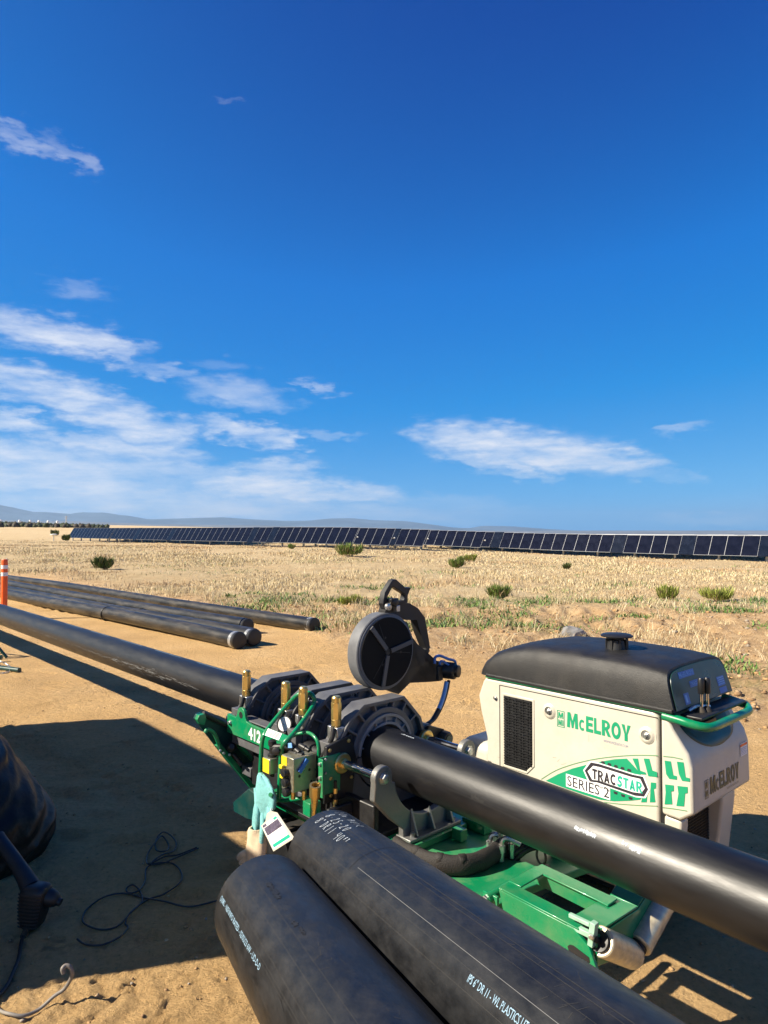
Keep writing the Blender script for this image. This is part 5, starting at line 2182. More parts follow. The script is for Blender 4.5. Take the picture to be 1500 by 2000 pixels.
    b = MB()
    t2 = mv(566, 1456, -.41)
    b.box(t2, (.034, .004, .020), Matrix.Rotation(R(-14), 3, 'Y'))
    b.build('blue_tag', 'paleblue', P, bevel=.001)
    # green bracket right of the manifold
    t, l = mv(629, 1481, -.36), mv(629, 1556, -.36)
    b = MB()
    b.span((t.x - .012, -.37, l.z), (t.x - .006, -.26, t.z))
    b.span((t.x - .006, -.372, l.z), (t.x + .020, -.365, t.z))
    bk = b.build('valve_bracket', 'green', P, bevel=.002)
    for dz in (.02, .075):
        b = MB()
        b.lathe((t.x + .004, -.372, t.z - dz), (0, -1, 0), [(0, .007), (.007, .007), (.008, .005)], 6)
        b.build('bolt', 'steel', bk)
        b = MB()
        b.lathe((t.x - .006, -.34, t.z - dz + .01), (1, 0, 0), [(0, .006), (.006, .006)], 6)
        b.build('bolt', 'steel', bk)
    b = MB()
    q = mv(603, 1585, -.42)
    b.span((q.x - .035, -.425, q.z - .02), (q.x + .015, -.37, q.z + .035))
    b.span((-.66, -.36, .40), (-.26, -.32, .46))
    b.build('step_bracket', 'green', P, bevel=.003)
    b = MB()
    b.span((-.70, -.40, .44), (-.20, -.30, .458))
    b.build('valve_shelf', 'black', P, bevel=.003)
    b = MB()   # slim vertical line with brass couplings, right of the bracket
    c0 = mv(655, 1525, -.30)
    b.cyl(c0, c0 + Vector((0, 0, -.16)), .007, 8)
    b.build('hydraulic_line', 'black', P)
    b = MB()
    for dz in (-.03, -.075, -.10):
        b.cyl(c0 + Vector((0, 0, dz)), c0 + Vector((0, 0, dz - .02)), .0095, 6)
    b.build('line_coupling', 'brass', P)


controls()


def left_lift():
    """V-shaped pipe lift frame at the far end of the carriage, seen from behind"""
    P = MACH
    s = -1.15
    f = lambda l, ds=0: [ms(px, py, s + ds) for px, py in l]
    b = MB()
    b.prism(f([(380, 1404), (384, 1395), (394, 1391), (452, 1424), (500, 1450), (512, 1560), (482, 1533), (440, 1482), (400, 1430)]), (-.016, 0, 0))
    lf = b.build('lift_frame', 'green_dark', P, bevel=.002)  # face turned from the sun; its shade is put into the darker green
    b = MB()
    lo = f([(418, 1455), (440, 1482), (482, 1533), (492, 1545)])
    up = [p + Vector((0, .018, .014)) for p in lo]
    b.ringprism(lo, up, (.030, 0, 0), closed=False)
    e = f([(380, 1404), (384, 1395), (396, 1392), (398, 1402), (394, 1414), (385, 1412)], .001)
    b.prism(e, (.028, 0, 0))
    b.prism(f([(452, 1446), (470, 1444), (500, 1475), (505, 1488), (495, 1492), (468, 1466)], .001), (.06, 0, 0))
    b.build('frame_flange', 'green', lf, bevel=.002)
    b = MB()
    hp = f([(401, 1431), (405, 1425), (416, 1430), (423, 1442), (430, 1462)], .03)
    b.tube(smooth_path(hp, 5), .010, 10)
    b.build('grab_handle', 'green', lf, smooth=60)
    b = MB()
    p = f([(396, 1394), (455, 1422)], .012)
    b.cyl(p[0], p[1], .014, 14)
    q = ms(452, 1460, s + .03)
    b.lathe(q, (.6, -.3, .3), [(0, .022), (.02, .026), (.035, .022), (.045, .012)], 14)
    b.cyl(q + Vector((.02, 0, -.03)), q + Vector((.05, .03, -.08)), .012, 10)
    b.build('lift_valve', 'black', lf, smooth=40)
    b = MB()
    for px, py in ((430, 1466), (437, 1471), (448, 1474), (457, 1478), (466, 1482)):
        c = ms(px, py, s + .045)
        b.lathe(c, (1, -.3, .2), [(0, .007), (.008, .007), (.010, .004)], 8)
    b.build('lift_fitting', 'steel', lf)
    # dark foot pad low at the end of the track
    b = MB()
    g = [mv(px, py, -.30) for px, py in ((455, 1567), (485, 1540), (530, 1575), (530, 1612), (482, 1600), (456, 1585))]
    b.prism(g, (0, .10, 0))
    b.build('track_guard', 'green_dark', P, bevel=.004)


left_lift()


def pipe_lift():
    """green swing frame with two rollers in a V under the pipe"""
    P = MACH
    v0 = -.25
    b = MB()
    side = [mv(px, py, v0) for px, py in ((974, 1737), (1119, 1813), (1150, 1850), (1166, 1896), (1100, 1862), (1040, 1826), (985, 1792))]
    b.prism([(p.x, v0, p.z) for p in side], (0, .012, 0))
    zt0, zt1 = side[0].z, side[1].z
    sA, sB = side[0].x, side[1].x
    # top flange of the near beam
    b.prism([(sA, v0, zt0 + .001), (sB + .02, v0, zt1 + .001), (sB + .02, v0 + .055, zt1 + .001), (sA, v0 + .055, zt0 + .001)], (0, 0, .006))
    b.prism([(sA, v0 + .048, zt0 - .05), (sB, v0 + .048, zt1 - .05), (sB, v0 + .048, zt1), (sA, v0 + .048, zt0)], (0, .006, 0))
    # far beam
    vf = -.055
    b.prism([(sA, vf, zt0 - .045), (sB, vf, zt1 - .050), (sB, vf, zt1), (sA, vf, zt0)], (0, .012, 0))
    b.prism([(sA, vf - .012, zt0 + .001), (sB + .01, vf - .012, zt1 + .001), (sB + .01, vf + .045, zt1 + .001), (sA, vf + .045, zt0 + .001)], (0, 0, .006))
    # end piece across, V shaped
    b.prism([(sA - .005, v0 + .06, zt0), (sA + .045, v0 + .06, zt0), (sA + .045, vf, zt0), (sA - .005, vf, zt0)], (0, 0, .006))
    xb = [(sB - .03, v0 + .06, zt1), (sB + .065, v0 + .055, zt1 - .002), (sB + .065, .015, zt1 - .012), (sB - .03, .012, zt1 - .010)]
    b.prism(xb, (0, 0, .007))
    b.prism([(sB - .03, .012, zt1 - .010), (sB + .065, .015, zt1 - .012), (sB + .062, .16, zt1 + .048), (sB - .035, .16, zt1 + .050)], (0, 0, .007))
    b.prism([(sB + .060, v0 + .02, zt1 - .09), (sB + .060, .015, zt1 - .14), (sB + .060, .16, zt1 - .05), (sB + .060, .16, zt1 + .045), (sB + .060, .015, zt1 - .012), (sB + .060, v0 + .02, zt1 - .004)], (.008, 0, 0))
    fr = b.build('pipe_lift_frame', 'green', P, bevel=.002)
    b = MB()
    q = [mv(px, py, v0 - .002) for px, py in ((1108, 1848), (1113, 1845), (1120, 1847), (1150, 1870), (1152, 1880), (1146, 1884), (1136, 1880), (1111, 1861))]
    b.poly([(p.x, v0 - .001, p.z) for p in q])
    b.build('slot', 'pipe_end', fr, smooth=0)
    b = MB()
    c = mv(952, 1745, v0)
    b.cyl((c.x + .02, v0 - .03, c.z), (c.x + .02, vf + .06, c.z), .016, 14)
    b.span((c.x - .01, v0 - .012, c.z - .05), (c.x + .05, v0 + .0, c.z + .01))
    b.build('pivot_shaft', 'green', fr, bevel=.002)
    b = MB()
    b.lathe((c.x + .02, v0 - .03, c.z), (0, -1, 0), [(0, .013), (.010, .013), (.012, .009)], 6)
    b.build('bolt', 'steel', fr)
    # rollers
    sR = .885
    A0, A1 = ms(1172, 1838, sR), ms(1234, 1864, sR)
    B0, B1 = ms(1245, 1846, sR + .008), ms(1296, 1755, sR + .008)
    for p, q in ((A0, A1), (B0, B1)):
        b = MB()
        L_ = (q - p).length
        b.lathe(p, q - p, [(0, .020), (0, .038), (.004, .042), (L_ - .004, .042), (L_, .038), (L_, .020)], 36)
        ro = b.build('lift_roller', 'roller', P, smooth=40)
        b = MB()
        d = (q - p).normalized()
        b.cyl(p - d * .012, p, .030, 24)
        b.cyl(q, q + d * .010, .030, 24)
        b.cyl(p - d * .04, q + d * .03, .010, 10)
        b.build('roller_bushing', 'black', ro, smooth=40)
    b = MB()
    d = (A1 - A0).normalized()
    e = A0 - d * .035
    b.box(e + Vector((-.05, 0, .006)), (.075, .018, .016))
    b.box(e + Vector((-.05, .002, .034)), (.07, .014, .012))
    b.box(e + Vector((-.005, 0, .012)), (.018, .022, .072), Matrix.Rotation(R(8), 3, 'Y'))
    b.build('roller_latch', 'lightgreen', fr, bevel=.002)
    b = MB()
    b.lathe(e + Vector((-.002, -.012, .012)), (.3, -1, 0), [(0, .009), (.008, .009), (.010, .006)], 6)
    b.build('bolt', 'steel', fr)


pipe_lift()


# ------------------------------------------------------------------ things hanging on the machine
def mw(p):
    return MO + MU * p.x + MV * p.y + Vector((0, 0, p.z))


def gloves():
    vG = -.475

    def W(px, py, v=vG):
        return mw(mv(px, py, v))
    rnd = random.Random(2)
    # teal knit glove draped over the cage rail
    b = MB()
    secs = [(509, 1512, 5, .012), (513, 1519, 14, .018), (517, 1533, 22, .020), (519, 1550, 28, .022), (518, 1568, 28, .022), (512, 1585, 22, .020), (508, 1602, 18, .018), (505, 1618, 15, .016), (503, 1632, 11, .014)]
    rings = []
    side = MU
    for i, (px, py, hw, dp) in enumerate(secs):
        c = W(px, py)
        ring = []
        for k in range(32):
            a = 2 * math.pi * k / 32
            fold = 1 + .30 * math.sin(3 * a + i * .35) + .10 * math.sin(7 * a + i)
            ring.append(c + side * math.cos(a) * hw * .00265 * (1 + .06 * math.sin(5 * a + i)) + MV * math.sin(a) * dp * fold + Vector((0, 0, .004 * math.sin(4 * a + i))))
        rings.append(ring)
    b.loft(rings)
    # limp fingers
    for dx, dy, ln, ww in ((-17, 4, 95, 6), (-6, 14, 96, 6.5), (7, 24, 66, 6)):
        pts = [W(516 + dx + 3 * math.sin(t * 3), 1535 + dy + ln * t, vG - .014 + .01 * math.sin(t * 5 + dx)) for t in np.linspace(0, 1, 7)]
        b.tube(smooth_path(pts, 3), [ww * .0024 * (1 - .25 * abs(2 * t - 1)) for t in np.linspace(0, 1, 19)], 10, flat=(1, .7), ref=MV)
    o = b.build('work_glove', 'teal_cloth', smooth=70)
    tag(o, 'pale teal knit work glove draped over the green tube guard', 'glove', 'work gloves left on the machine')
    # cream canvas glove hanging below, open cuff upwards
    b = MB()
    root = empty('work_glove', W(503, 1640), 0, 'cream canvas work glove hanging cuff up below the teal one', 'glove', 'work gloves left on the machine')
    base = root.location
    rings = []
    secs = [(504, 1616, 18.5, .034), (503, 1622, 19.5, .036), (503, 1634, 20.5, .036), (503, 1648, 22, .036), (502, 1662, 24, .036), (500, 1676, 24, .033), (494, 1690, 18, .026), (486, 1700, 8, .014)]
    for i, (px, py, hw, dp) in enumerate(secs):
        c = W(px, py, vG - .01) - base
        ring = []
        for k in range(30):
            a = 2 * math.pi * k / 30
            w_ = 1 + .07 * math.sin(3 * a + i * .8) + .04 * math.sin(5 * a + i * 1.7)
            ring.append(c + MU * math.cos(a) * hw * .0026 * w_ + MV * math.sin(a) * dp * w_ + Vector((0, 0, .006 * math.cos(a))))
        rings.append(ring)
    inner = [c_ for c_ in [[p * 1.0 for p in rings[0]]]][0]
    cen = sum(inner, Vector()) / 30
    rim = [cen + (p - cen) * .86 for p in inner]
    deep = [cen + (p - cen) * .80 + Vector((0, 0, -.05)) for p in inner]
    rings = [deep, rim] + rings
    b.loft(rings)
    b.build('canvas_body', 'cream_cloth', root, smooth=70)
    b = MB()
    b.poly([p + Vector((0, 0, .012)) for p in deep])
    b.build('cuff_lining', 'tan_cloth', root)
    b = MB()
    for pts, ww in (([(490, 1664), (478, 1668), (470, 1672), (466, 1677)], 7), ([(488, 1674), (476, 1680), (470, 1686)], 6.5), ([(484, 1682), (476, 1690), (473, 1697)], 6)):
        q = [W(px, py, vG - .02) - base for px, py in pts]
        q = smooth_path(q, 4)
        m = len(q)
        b.tube(q, [ww * .0025 * (1 - .35 * (i / (m - 1)) ** 3) for i in range(m)], 10, flat=(1, .8), ref=MV)
    b.build('glove_finger', 'cream_cloth', root, smooth=70)


gloves()


def id_tag():
    vT = -.52
    P = [mw(mv(px, py, vT - dv)) for px, py, dv in ((509, 1611, 0), (541, 1587, 0), (575, 1637, .02), (534, 1663, .02))]
    root = empty('instruction_tag', (P[0] + P[1]) / 2, 0, 'laminated white instruction tag with green stripe, tied to the tube guard', 'tag')
    o = root.location.copy()
    nrm = (P[1] - P[0]).cross(P[3] - P[0]).normalized()
    if nrm.y > 0:
        nrm = -nrm

    def pt(u, t, h=0.0):
        return P[0].lerp(P[1], u).lerp(P[3].lerp(P[2], u), t) + nrm * h - o

    def quad(b, u0, u1, t0, t1, h):
        b.poly([pt(u0, t0, h), pt(u1, t0, h), pt(u1, t1, h), pt(u0, t1, h)])
    b = MB()
    b.prism([pt(.0, .04), pt(.30, 0), pt(.55, -.18), pt(.78, -.18), pt(1, 0), pt(1, 1), pt(0, 1)], nrm * -.0015)
    lam = b.build('laminate', mat('clear_laminate_edge', (.55, .52, .45), .3, var=.1), root)
    b = MB()
    quad(b, .05, .90, .06, .95, .0006)
    b.build('card', 'white', root, smooth=0)
    b = MB()
    quad(b, .08, .88, .18, .46, .0012)
    quad(b, .07, .28, .07, .155, .0012)
    b.build('photo_print', mat('dark_print', (.10, .085, .13), .5, var=.6, scale=90), root, smooth=0)
    b = MB()
    quad(b, .70, .88, .075, .15, .0012)
    quad(b, .10, .90, .80, .905, .0012)
    b.build('green_stripe', 'teal_print', root, smooth=0)
    b = MB()
    for k in range(7):
        quad(b, .50 if k > 2 else .46, .88 - .05 * (k % 3), .50 + k * .036, .513 + k * .036, .0012)
    b.build('small_print', 'inkgrey', root, smooth=0)
    b = MB()
    e = mw(mv(538, 1561, -.43)) - o
    b.tube(smooth_path([pt(.66, -.12), e + Vector((-.006, 0, 0)), e + Vector((.004, .006, .010)), e + Vector((.008, 0, -.008)), pt(.70, -.12)], 4), .0012, 6)
    b.build('tie_string', 'white', root)


id_tag()


def wrench():
    a, c = mw(mv(616, 1533, -.46)), mw(mv(612, 1612, -.44))
    root = empty('socket_wrench', c, 0, 'brass coloured open socket tool standing upright beside the valves', 'socket tool')
    d = (a - c)
    L_ = d.length
    b = MB()
    b.lathe((0, 0, 0), d, [(0, .009), (L_ * .40, .009), (L_ * .44, .011), (L_ * .52, .0125), (L_ * .66, .0155), (L_ * .72, .021), (L_, .0225), (L_, .0165), (L_ * .86, .0150)], 24)
    b.build('socket_body', 'brass', root, smooth=40)
    b = MB()
    b.lathe(d * .861, d, [(0, .0149), (.001, .0149)], 12)
    b.build('socket_bore', 'pipe_end', root)
    b = MB()
    ax = d.normalized()
    e1 = ax.orthogonal().normalized()
    e2 = ax.cross(e1)
    for k in range(12):
        t = 2 * math.pi * k / 12
        p = d * .93 + (e1 * math.cos(t) + e2 * math.sin(t)) * .0158
        b.cyl(p - ax * .010, p + ax * .012, .0022, 6)
    b.build('socket_tooth', 'brass', root)


wrench()


# ------------------------------------------------------------------ left foreground
def hz(x, y):
    return float(height(np.array([x]), np.array([y]))[0])


def bundle():
    c = Vector((-2.32, 3.42, 0))
    b = MB()
    rows = []
    rnd = np.random.default_rng(4)
    prof = [(-.02, .60, .52), (.06, .64, .56), (.15, .645, .58), (.24, .61, .56), (.33, .55, .52), (.42, .49, .47), (.51, .44, .42), (.58, .385, .36), (.635, .27, .25), (.65, .06, .06)]
    pz = [q[0] for q in prof]
    for z in np.interp(np.linspace(0, 9, 46), range(10), pz):
        rx, ry = np.interp(z, pz, [q[1] for q in prof]), np.interp(z, pz, [q[2] for q in prof])
        ring = []
        for k in range(150):
            a = 2 * math.pi * k / 150
            ca, sa = math.cos(a), math.sin(a)
            r1 = 1 - abs(2 * float(fbm(ca * 1.7 + z * 5.2 + 9, sa * 1.7 - z * 7, 77, 3)) - 1)
            r2 = 1 - abs(2 * float(fbm(ca * 3.6 + z * 7, sa * 3.6 - z * 10 + 4, 78, 3)) - 1)
            f = .95 + .035 * r1 ** 3 + .028 * r2 ** 5 + .03 * math.sin(3 * a + z * 6)
            ring.append(c + Vector((ca * rx * f, sa * ry * f, z + (r2 - .6) * .010 * (z > .02))))
        rows.append(ring)
    b.loft(rows)
    root = empty('wrapped_bundle', c, 0, 'tall bundle wrapped in creased dusty black plastic, at the left edge', 'bundle')
    for v in b.bm.verts:
        v.co -= c
    wr = b.build('plastic_wrap', 'tarp', root, smooth=75)



bundle()


def power_tool():
    """ribbed tool head resting on the dirt, arm to the left, cord running back"""
    g = ground_at(62, 1812)
    root = empty('power_tool', (g.x, g.y, 0), R(-12), 'black power tool with ribbed mesh housing on shaded dirt beside the wrapped bundle', 'power tool')
    b = MB()
    rings = []
    for z, w_, d_ in ((.005, .030, .030), (.02, .042, .038), (.06, .052, .044), (.12, .058, .046), (.155, .057, .045), (.170, .050, .040), (.178, .030, .026)):
        ring = []
        for k in range(28):
            a = 2 * math.pi * k / 28
            ring.append(Vector((math.copysign(abs(math.cos(a)) ** .6, math.cos(a)) * w_ + z * .12, math.copysign(abs(math.sin(a)) ** .6, math.sin(a)) * d_, z)))
        rings.append(ring)
    b.loft(rings)
    b.build('tool_housing', 'black', root, smooth=50)
    b = MB()
    for i in range(10):
        z = .02 + i * .0145
        w_ = .042 + .014 * math.sin(min(1, z / .15) * math.pi / 2)
        pts = []
        for k in range(13):
            u = -1 + 2 * k / 12
            pts.append(Vector((u * w_ * .93 + z * .12, -(.0385 + .007 * min(1, z / .1)) * (1 - .22 * abs(u) ** 4), z)))
        b.tube(pts, .0028, 6)
    b.build('mesh_cover', mat('brown_black_rib', (.035, .028, .022), .38, var=.3), root)
    b = MB()
    pts = smooth_path([(-.015, .01, .155), (-.06, .03, .185), (-.14, .06, .235), (-.26, .10, .30)], 5)
    b.tube(pts, [.040, .040, .039, .038, .036, .035, .034, .033, .032, .031, .031, .031, .031, .031, .032, .033][:len(pts)], 16, flat=(1, .8))
    b.build('tool_handle', 'black', root, smooth=60)
    b = MB()
    b.lathe((.05, .01, .13), (1, .1, -.35), [(0, .036), (.03, .034), (.045, .030), (.058, .022), (.062, .016), (.075, .015), (.077, .010)], 18)
    b.build('tool_nozzle', 'black', root, smooth=40)
    b = MB()
    o = Vector((g.x, g.y, 0))
    rt = Matrix.Rotation(-R(-12), 3, 'Z')
    pts = [Vector((g.x - .005, g.y, .03))]
    for px, py in ((44, 1835), (40, 1855), (36, 1880), (28, 1900), (16, 1925), (2, 1945), (-20, 1970)):
        q = ground_at(px, py)
        pts.append(Vector((q.x, q.y, hz(q.x, q.y) + .008)))
    b.tube([rt @ (p - o) for p in smooth_path(pts, 5)], .0075, 8)
    b.build('power_cord', 'cable', root, smooth=60)
    # ridged strain relief at the housing
    b = MB()
    for k in range(7):
        p = Vector(pts[0]).lerp(Vector(pts[1]), .25 + k * .11)
        q = Vector(pts[0]).lerp(Vector(pts[1]), .29 + k * .11)
        b.cyl(rt @ (p - o), rt @ (q - o), .0125, 10)
    b.build('cord_sleeve', 'rubber', root)


power_tool()


def cords():
    b = MB()
    zp = [(1500, 1100), (1320, 1130), (1150, 1168), (1000, 1145), (870, 1112), (760, 1088), (640, 1118), (540, 1180), (503, 1245), (530, 1295), (620, 1315), (720, 1288), (800, 1215), (868, 1135), (850, 1070), (808, 1045), (772, 1058), (785, 1085), (845, 1080), (885, 1010), (893, 935), (950, 908), (1050, 905), (1105, 960), (1098, 1030), (1000, 1092), (905, 1122), (800, 1210), (765, 1270), (780, 1300), (730, 1370), (620, 1410), (520, 1405), (470, 1380)]
    pts = []
    for i, (zx, zy) in enumerate(zp):
        q = ground_at(zx * .32, 1400 + zy * .32)
        pts.append(Vector((q.x, q.y, hz(q.x, q.y) + .007 + (.006 if i % 3 == 0 else 0))))
    b.tube(smooth_path(pts, 6), .0037, 7)
    zp = [(1210, 808), (1140, 850), (1060, 892), (1000, 900), (920, 918), (985, 868), (1062, 822), (1070, 770), (1000, 727), (952, 760), (955, 830), (1010, 842), (1030, 790), (990, 745), (948, 790), (900, 850), (905, 915), (1000, 880), (1090, 850), (1200, 812)]
    pts = []
    for i, (zx, zy) in enumerate(zp):
        q = ground_at(zx * .32, 1400 + zy * .32)
        pts.append(Vector((q.x, q.y, hz(q.x, q.y) + .007 + .007 * (i % 3))))
    b.tube(smooth_path(pts, 6), .0037, 7)
    o = b.build('extension_cord', 'cable', smooth=60)
    tag(o, 'thin black extension cord lying in loose loops on the shaded dirt', 'cord')
    b = MB()
    gp = [((-60, 1940), 0), ((-25, 1965), 0), ((0, 1979), 0), ((18, 1991), 0), ((45, 1990), 0), ((75, 1976), .0), ((105, 1957), .015), ((125, 1938), .04), ((138, 1918), .075), ((141, 1905), .10), ((136, 1894), .12), ((128, 1892), .125), ((122, 1898), .12), ((124, 1906), .105)]
    pts = []
    for (px, py), z in gp:
        q = ground_at(px, py, z)
        pts.append(Vector((q.x, q.y, z + (hz(q.x, q.y) + .011 if z < .02 else .01))))
    sp = smooth_path(pts, 6)
    b.tube(sp, [.0048 + .0026 * i / len(sp) for i in range(len(sp))], 10)
    o = b.build('grey_hose', 'greycable', smooth=60)
    tag(o, 'dusty grey hose with its loose end curling up from the sunlit dirt', 'hose')


cords()


# ------------------------------------------------------------------ pipe stand at the left edge, marker post, rock
def pipe_stand():
    c = P_L + D_L * -7.95
    root = empty('pipe_stand', (c.x, c.y, 0), math.atan2(MU.y, MU.x), 'dark green folding pipe stand with a loose silver chain, cut by the left edge', 'pipe stand')
    b = MB()
    for sx, sy in ((1, 1), (1, -1), (-1, 1), (-1, -1)):
        b.cyl((sx * .05, sy * .06, .40), (sx * .30, sy * .30, .02), .018, 10)
    b.cyl((0, 0, .30), (0, 0, .50), .028, 14)
    b.build('stand_leg', 'green_dark', root)
    b = MB()
    b.cyl((0, -.19, .60), (0, -.01, .50), .022, 14)
    b.cyl((0, .19, .60), (0, .01, .50), .022, 14)
    b.build('v_roller', 'roller', root)
    b = MB()
    q = ground_at(38, 1309, .03)
    rt = Matrix.Rotation(-math.atan2(MU.y, MU.x), 3, 'Z')
    e = rt @ (q - Vector((c.x, c.y, 0)))
    b.cyl((.28, -.28, .03), (e.x, e.y, .03), .028, 12)
    f0 = rt @ (ground_at(-30, 1285, .06) - Vector((c.x, c.y, 0)))
    f1 = rt @ (ground_at(4, 1284, .06) - Vector((c.x, c.y, 0)))
    b.cyl((f0.x, f0.y, .06), (f1.x, f1.y, .06), .03, 10)
    b.build('stand_foot', 'green_dark', root)
    b = MB()
    path = [rt @ (ground_at(px, py, z) - Vector((c.x, c.y, 0))) for px, py, z in ((-25, 1285, .08), (4, 1293, .07), (14, 1298, .05), (20, 1305, .04), (20, 1310, .02), (10, 1314, .012), (-4, 1315, .012), (-30, 1314, .012))]
    sp = smooth_path(path, 8)
    acc_, last = 0, sp[0]
    for i in range(1, len(sp)):
        if (sp[i] - last).length > .026:
            t = (sp[i] - last).normalized()
            mid = (sp[i] + last) / 2
            e1 = t.orthogonal().normalized() if acc_ % 2 else t.cross(t.orthogonal()).normalized()
            b.tube([mid + t * .018 * math.cos(a) + e1 * .010 * math.sin(a) for a in np.linspace(0, 2 * math.pi, 11)[:-1]], .004, 5, closed=True)
            last = sp[i]
            acc_ += 1
    b.build('chain', 'steel', root)


pipe_stand()


def marker_post():
    x, y = -6.85, 12.5
    root = empty('marker_post', (x, y, hz(x, y)), 0, 'orange flexible marker post with two white reflective bands behind the long pipe', 'marker post')
    b = MB()
    b.lathe((0, 0, .0), (0, 0, 1), [(0, .055), (.05, .055), (1.02, .055), (1.06, .052), (1.09, .052), (1.10, .045)], 20)
    b.build('post', 'orange', root)
    for z in (.80, .93):
        b = MB()
        b.lathe((0, 0, z), (0, 0, 1), [(0, .0565), (.065, .0565)], 20)
        b.build('reflective_band', 'white', root)
    b = MB()
    b.lathe((0, 0, .0), (0, 0, 1), [(0, .20), (.03, .19), (.05, .08), (.08, .06)], 8)
    b.build('rubber_base', 'rubber', root)


marker_post()


def rock(px, py, size, label):
    g = ground_at(px, py)
    b = MB()
    bmesh.ops.create_icosphere(b.bm, subdivisions=3, radius=1)
    for v in b.bm.verts:
        n_ = float(fbm(v.co.x * 1.1 + 5, v.co.y * 1.1 + v.co.z * 1.7, 91))
        v.co = Vector((v.co.x * size[0], v.co.y * size[1], v.co.z * size[2])) * (.45 + 1.1 * n_)
    o = b.build('rock', 'rock', smooth=12, loc=(g.x, g.y, size[2] * .45))
    tag(o, label, 'rock')


rock(1112, 1250, (.19, .14, .13), 'pale grey rock on the dirt just behind the black hood')


# ------------------------------------------------------------------ shrubs
def shrub(px, py, w_, h_, label, kind):
    """low desert bush: many upright twigs carrying small leaf blades"""
    g = ground_at(px, py)
    z0 = hz(g.x, g.y)
    rn = np.random.default_rng(int(px * 7 + py))
    n = 1100 if g.y < 40 else 600
    lobes = [(rn.uniform(-.7, .7) * w_, rn.uniform(-.5, .5) * w_, rn.uniform(.45, 1.0), rn.uniform(.18, .40)) for _ in range(7)]
    li = rn.integers(0, 7, n)
    lx, ly, lh, lr = (np.array([lobes[k][j] for k in li]) for j in range(4))
    ang = rn.uniform(0, 2 * np.pi, n)
    u = rn.uniform(0, 1, n) ** .7
    hh = rn.uniform(.12, 1, n) ** .8
    rad = lr * w_ * u * (1.1 - .55 * hh)
    bx, by, bz = lx * (.5 + .5 * hh) + np.cos(ang) * rad, ly * (.5 + .5 * hh) + np.sin(ang) * rad, hh * h_ * lh * rn.uniform(.8, 1.1, n)
    ln = rn.uniform(.12, .36, n) * (h_ / .5) ** .6
    wd = np.full(n, max(.006, g.y * .00055))
    dx, dy = np.cos(ang) * .5 * u + rn.normal(0, .25, n), np.sin(ang) * .5 * u + rn.normal(0, .25, n)
    d = np.stack([dx, dy, np.full(n, .9)], -1)
    d /= np.linalg.norm(d, axis=1)[:, None]
    base = np.stack([bx, by, bz * .95], -1)
    wa = rn.uniform(0, 2 * np.pi, n)
    W = np.stack([np.cos(wa), np.sin(wa), rn.uniform(-.3, .3, n)], -1) * wd[:, None]
    top = base + d * ln[:, None]
    mid = base + d * ln[:, None] * .5
    co = np.stack([base - W * .5, base + W * .5, mid + W, mid - W, top + W * .2, top - W * .2], 1).reshape(-1, 3)
    i = np.arange(n)[:, None] * 6
    f = np.concatenate([i + np.array([0, 1, 2, 3]), i + np.array([3, 2, 4, 5])], 0)
    me = mesh_from_arrays('foliage', co, f)
    base_c = {'dark': (.085, .125, .036), 'green': (.15, .21, .05), 'yellow': (.26, .30, .065)}[kind]
    t = np.array(base_c)[None] * rn.uniform(.45, 1.6, (n, 1))
    dry = rn.uniform(0, 1, n) < .16
    t[dry] = np.array([.40, .30, .17]) * rn.uniform(.6, 1.1, (dry.sum(), 1))
    c = np.ones((n, 6, 4), np.float32)
    c[:, :, :3] = t[:, None, :]
    a = me.color_attributes.new('tint', 'FLOAT_COLOR', 'POINT')
    a.data.foreach_set('color', c.ravel())
    me.materials.append(MT['leafm'])
    root = empty('shrub', (g.x, g.y, z0), 0, label, 'shrub', 'desert shrubs scattered over the field')
    o = bpy.data.objects.new('foliage', me)
    COL.objects.link(o)
    o.parent = root
    b = MB()
    for k in range(16):
        l_ = lobes[k % 7]
        a_ = rn.uniform(0, 6.28)
        e = Vector((l_[0] * .8 + math.cos(a_) * .12 * w_, l_[1] * .8 + math.sin(a_) * .12 * w_, h_ * l_[2] * .6))
        b.tube([(l_[0] * .15, l_[1] * .15, -.03), e * .5 + Vector((0, 0, .02)), e], [.012, .009, .005], 5)
    b.build('twigs', MT['burlap'], root)


def sz(px_w, py):
    """metres for a width in photo pixels at the ground distance of py"""
    return px_w * ground_at(750, py).y / FPX


SHRUBS = [(208, 1123, 44, 28, 'dark', 'dark rounded shrub in the grass beyond the stored pipes at the left'),
          (683, 1101, 66, 28, 'green', 'wide low green shrub before the solar panels, right above the disc handle'),
          (893, 1119, 30, 24, 'green', 'small upright green shrub right of the disc, nearer of a pair'),
          (917, 1106, 24, 14, 'yellow', 'tiny yellow-green shrub just behind a taller one right of the disc'),
          (975, 1173, 40, 28, 'green', 'spiky green shrub standing alone between the disc and the hood'),
          (1300, 1180, 48, 26, 'yellow', 'yellow-green shrub in the straw, left of the wider one above the control levers'),
          (1405, 1178, 74, 24, 'yellow', 'wide yellow-green shrub in the straw near the right edge'),
          (683, 1190, 52, 17, 'yellow', 'loose yellow-green shrub on bare dirt behind the farthest stored pipe'),
          (103, 1058, 22, 13, 'dark', 'small dark shrub left of the first solar panel'),
          (130, 1067, 16, 14, 'dark', 'dark round shrub at the left end of the solar rows'),
          (203, 1061, 32, 13, 'green', 'low green shrub under the left panels beside the small mast'),
          (248, 1067, 16, 16, 'dark', 'dark upright shrub below the solar panels near the left end'),
          (1105, 1118, 15, 11, 'dark', 'tiny dark shrub in the straw before the right solar row'),
          (570, 1090, 14, 9, 'green', 'tiny grey-green shrub left of the wide low one'),
          (372, 1062, 24, 11, 'dark', 'low dark shrub under the solar panels left of the photo centre')]
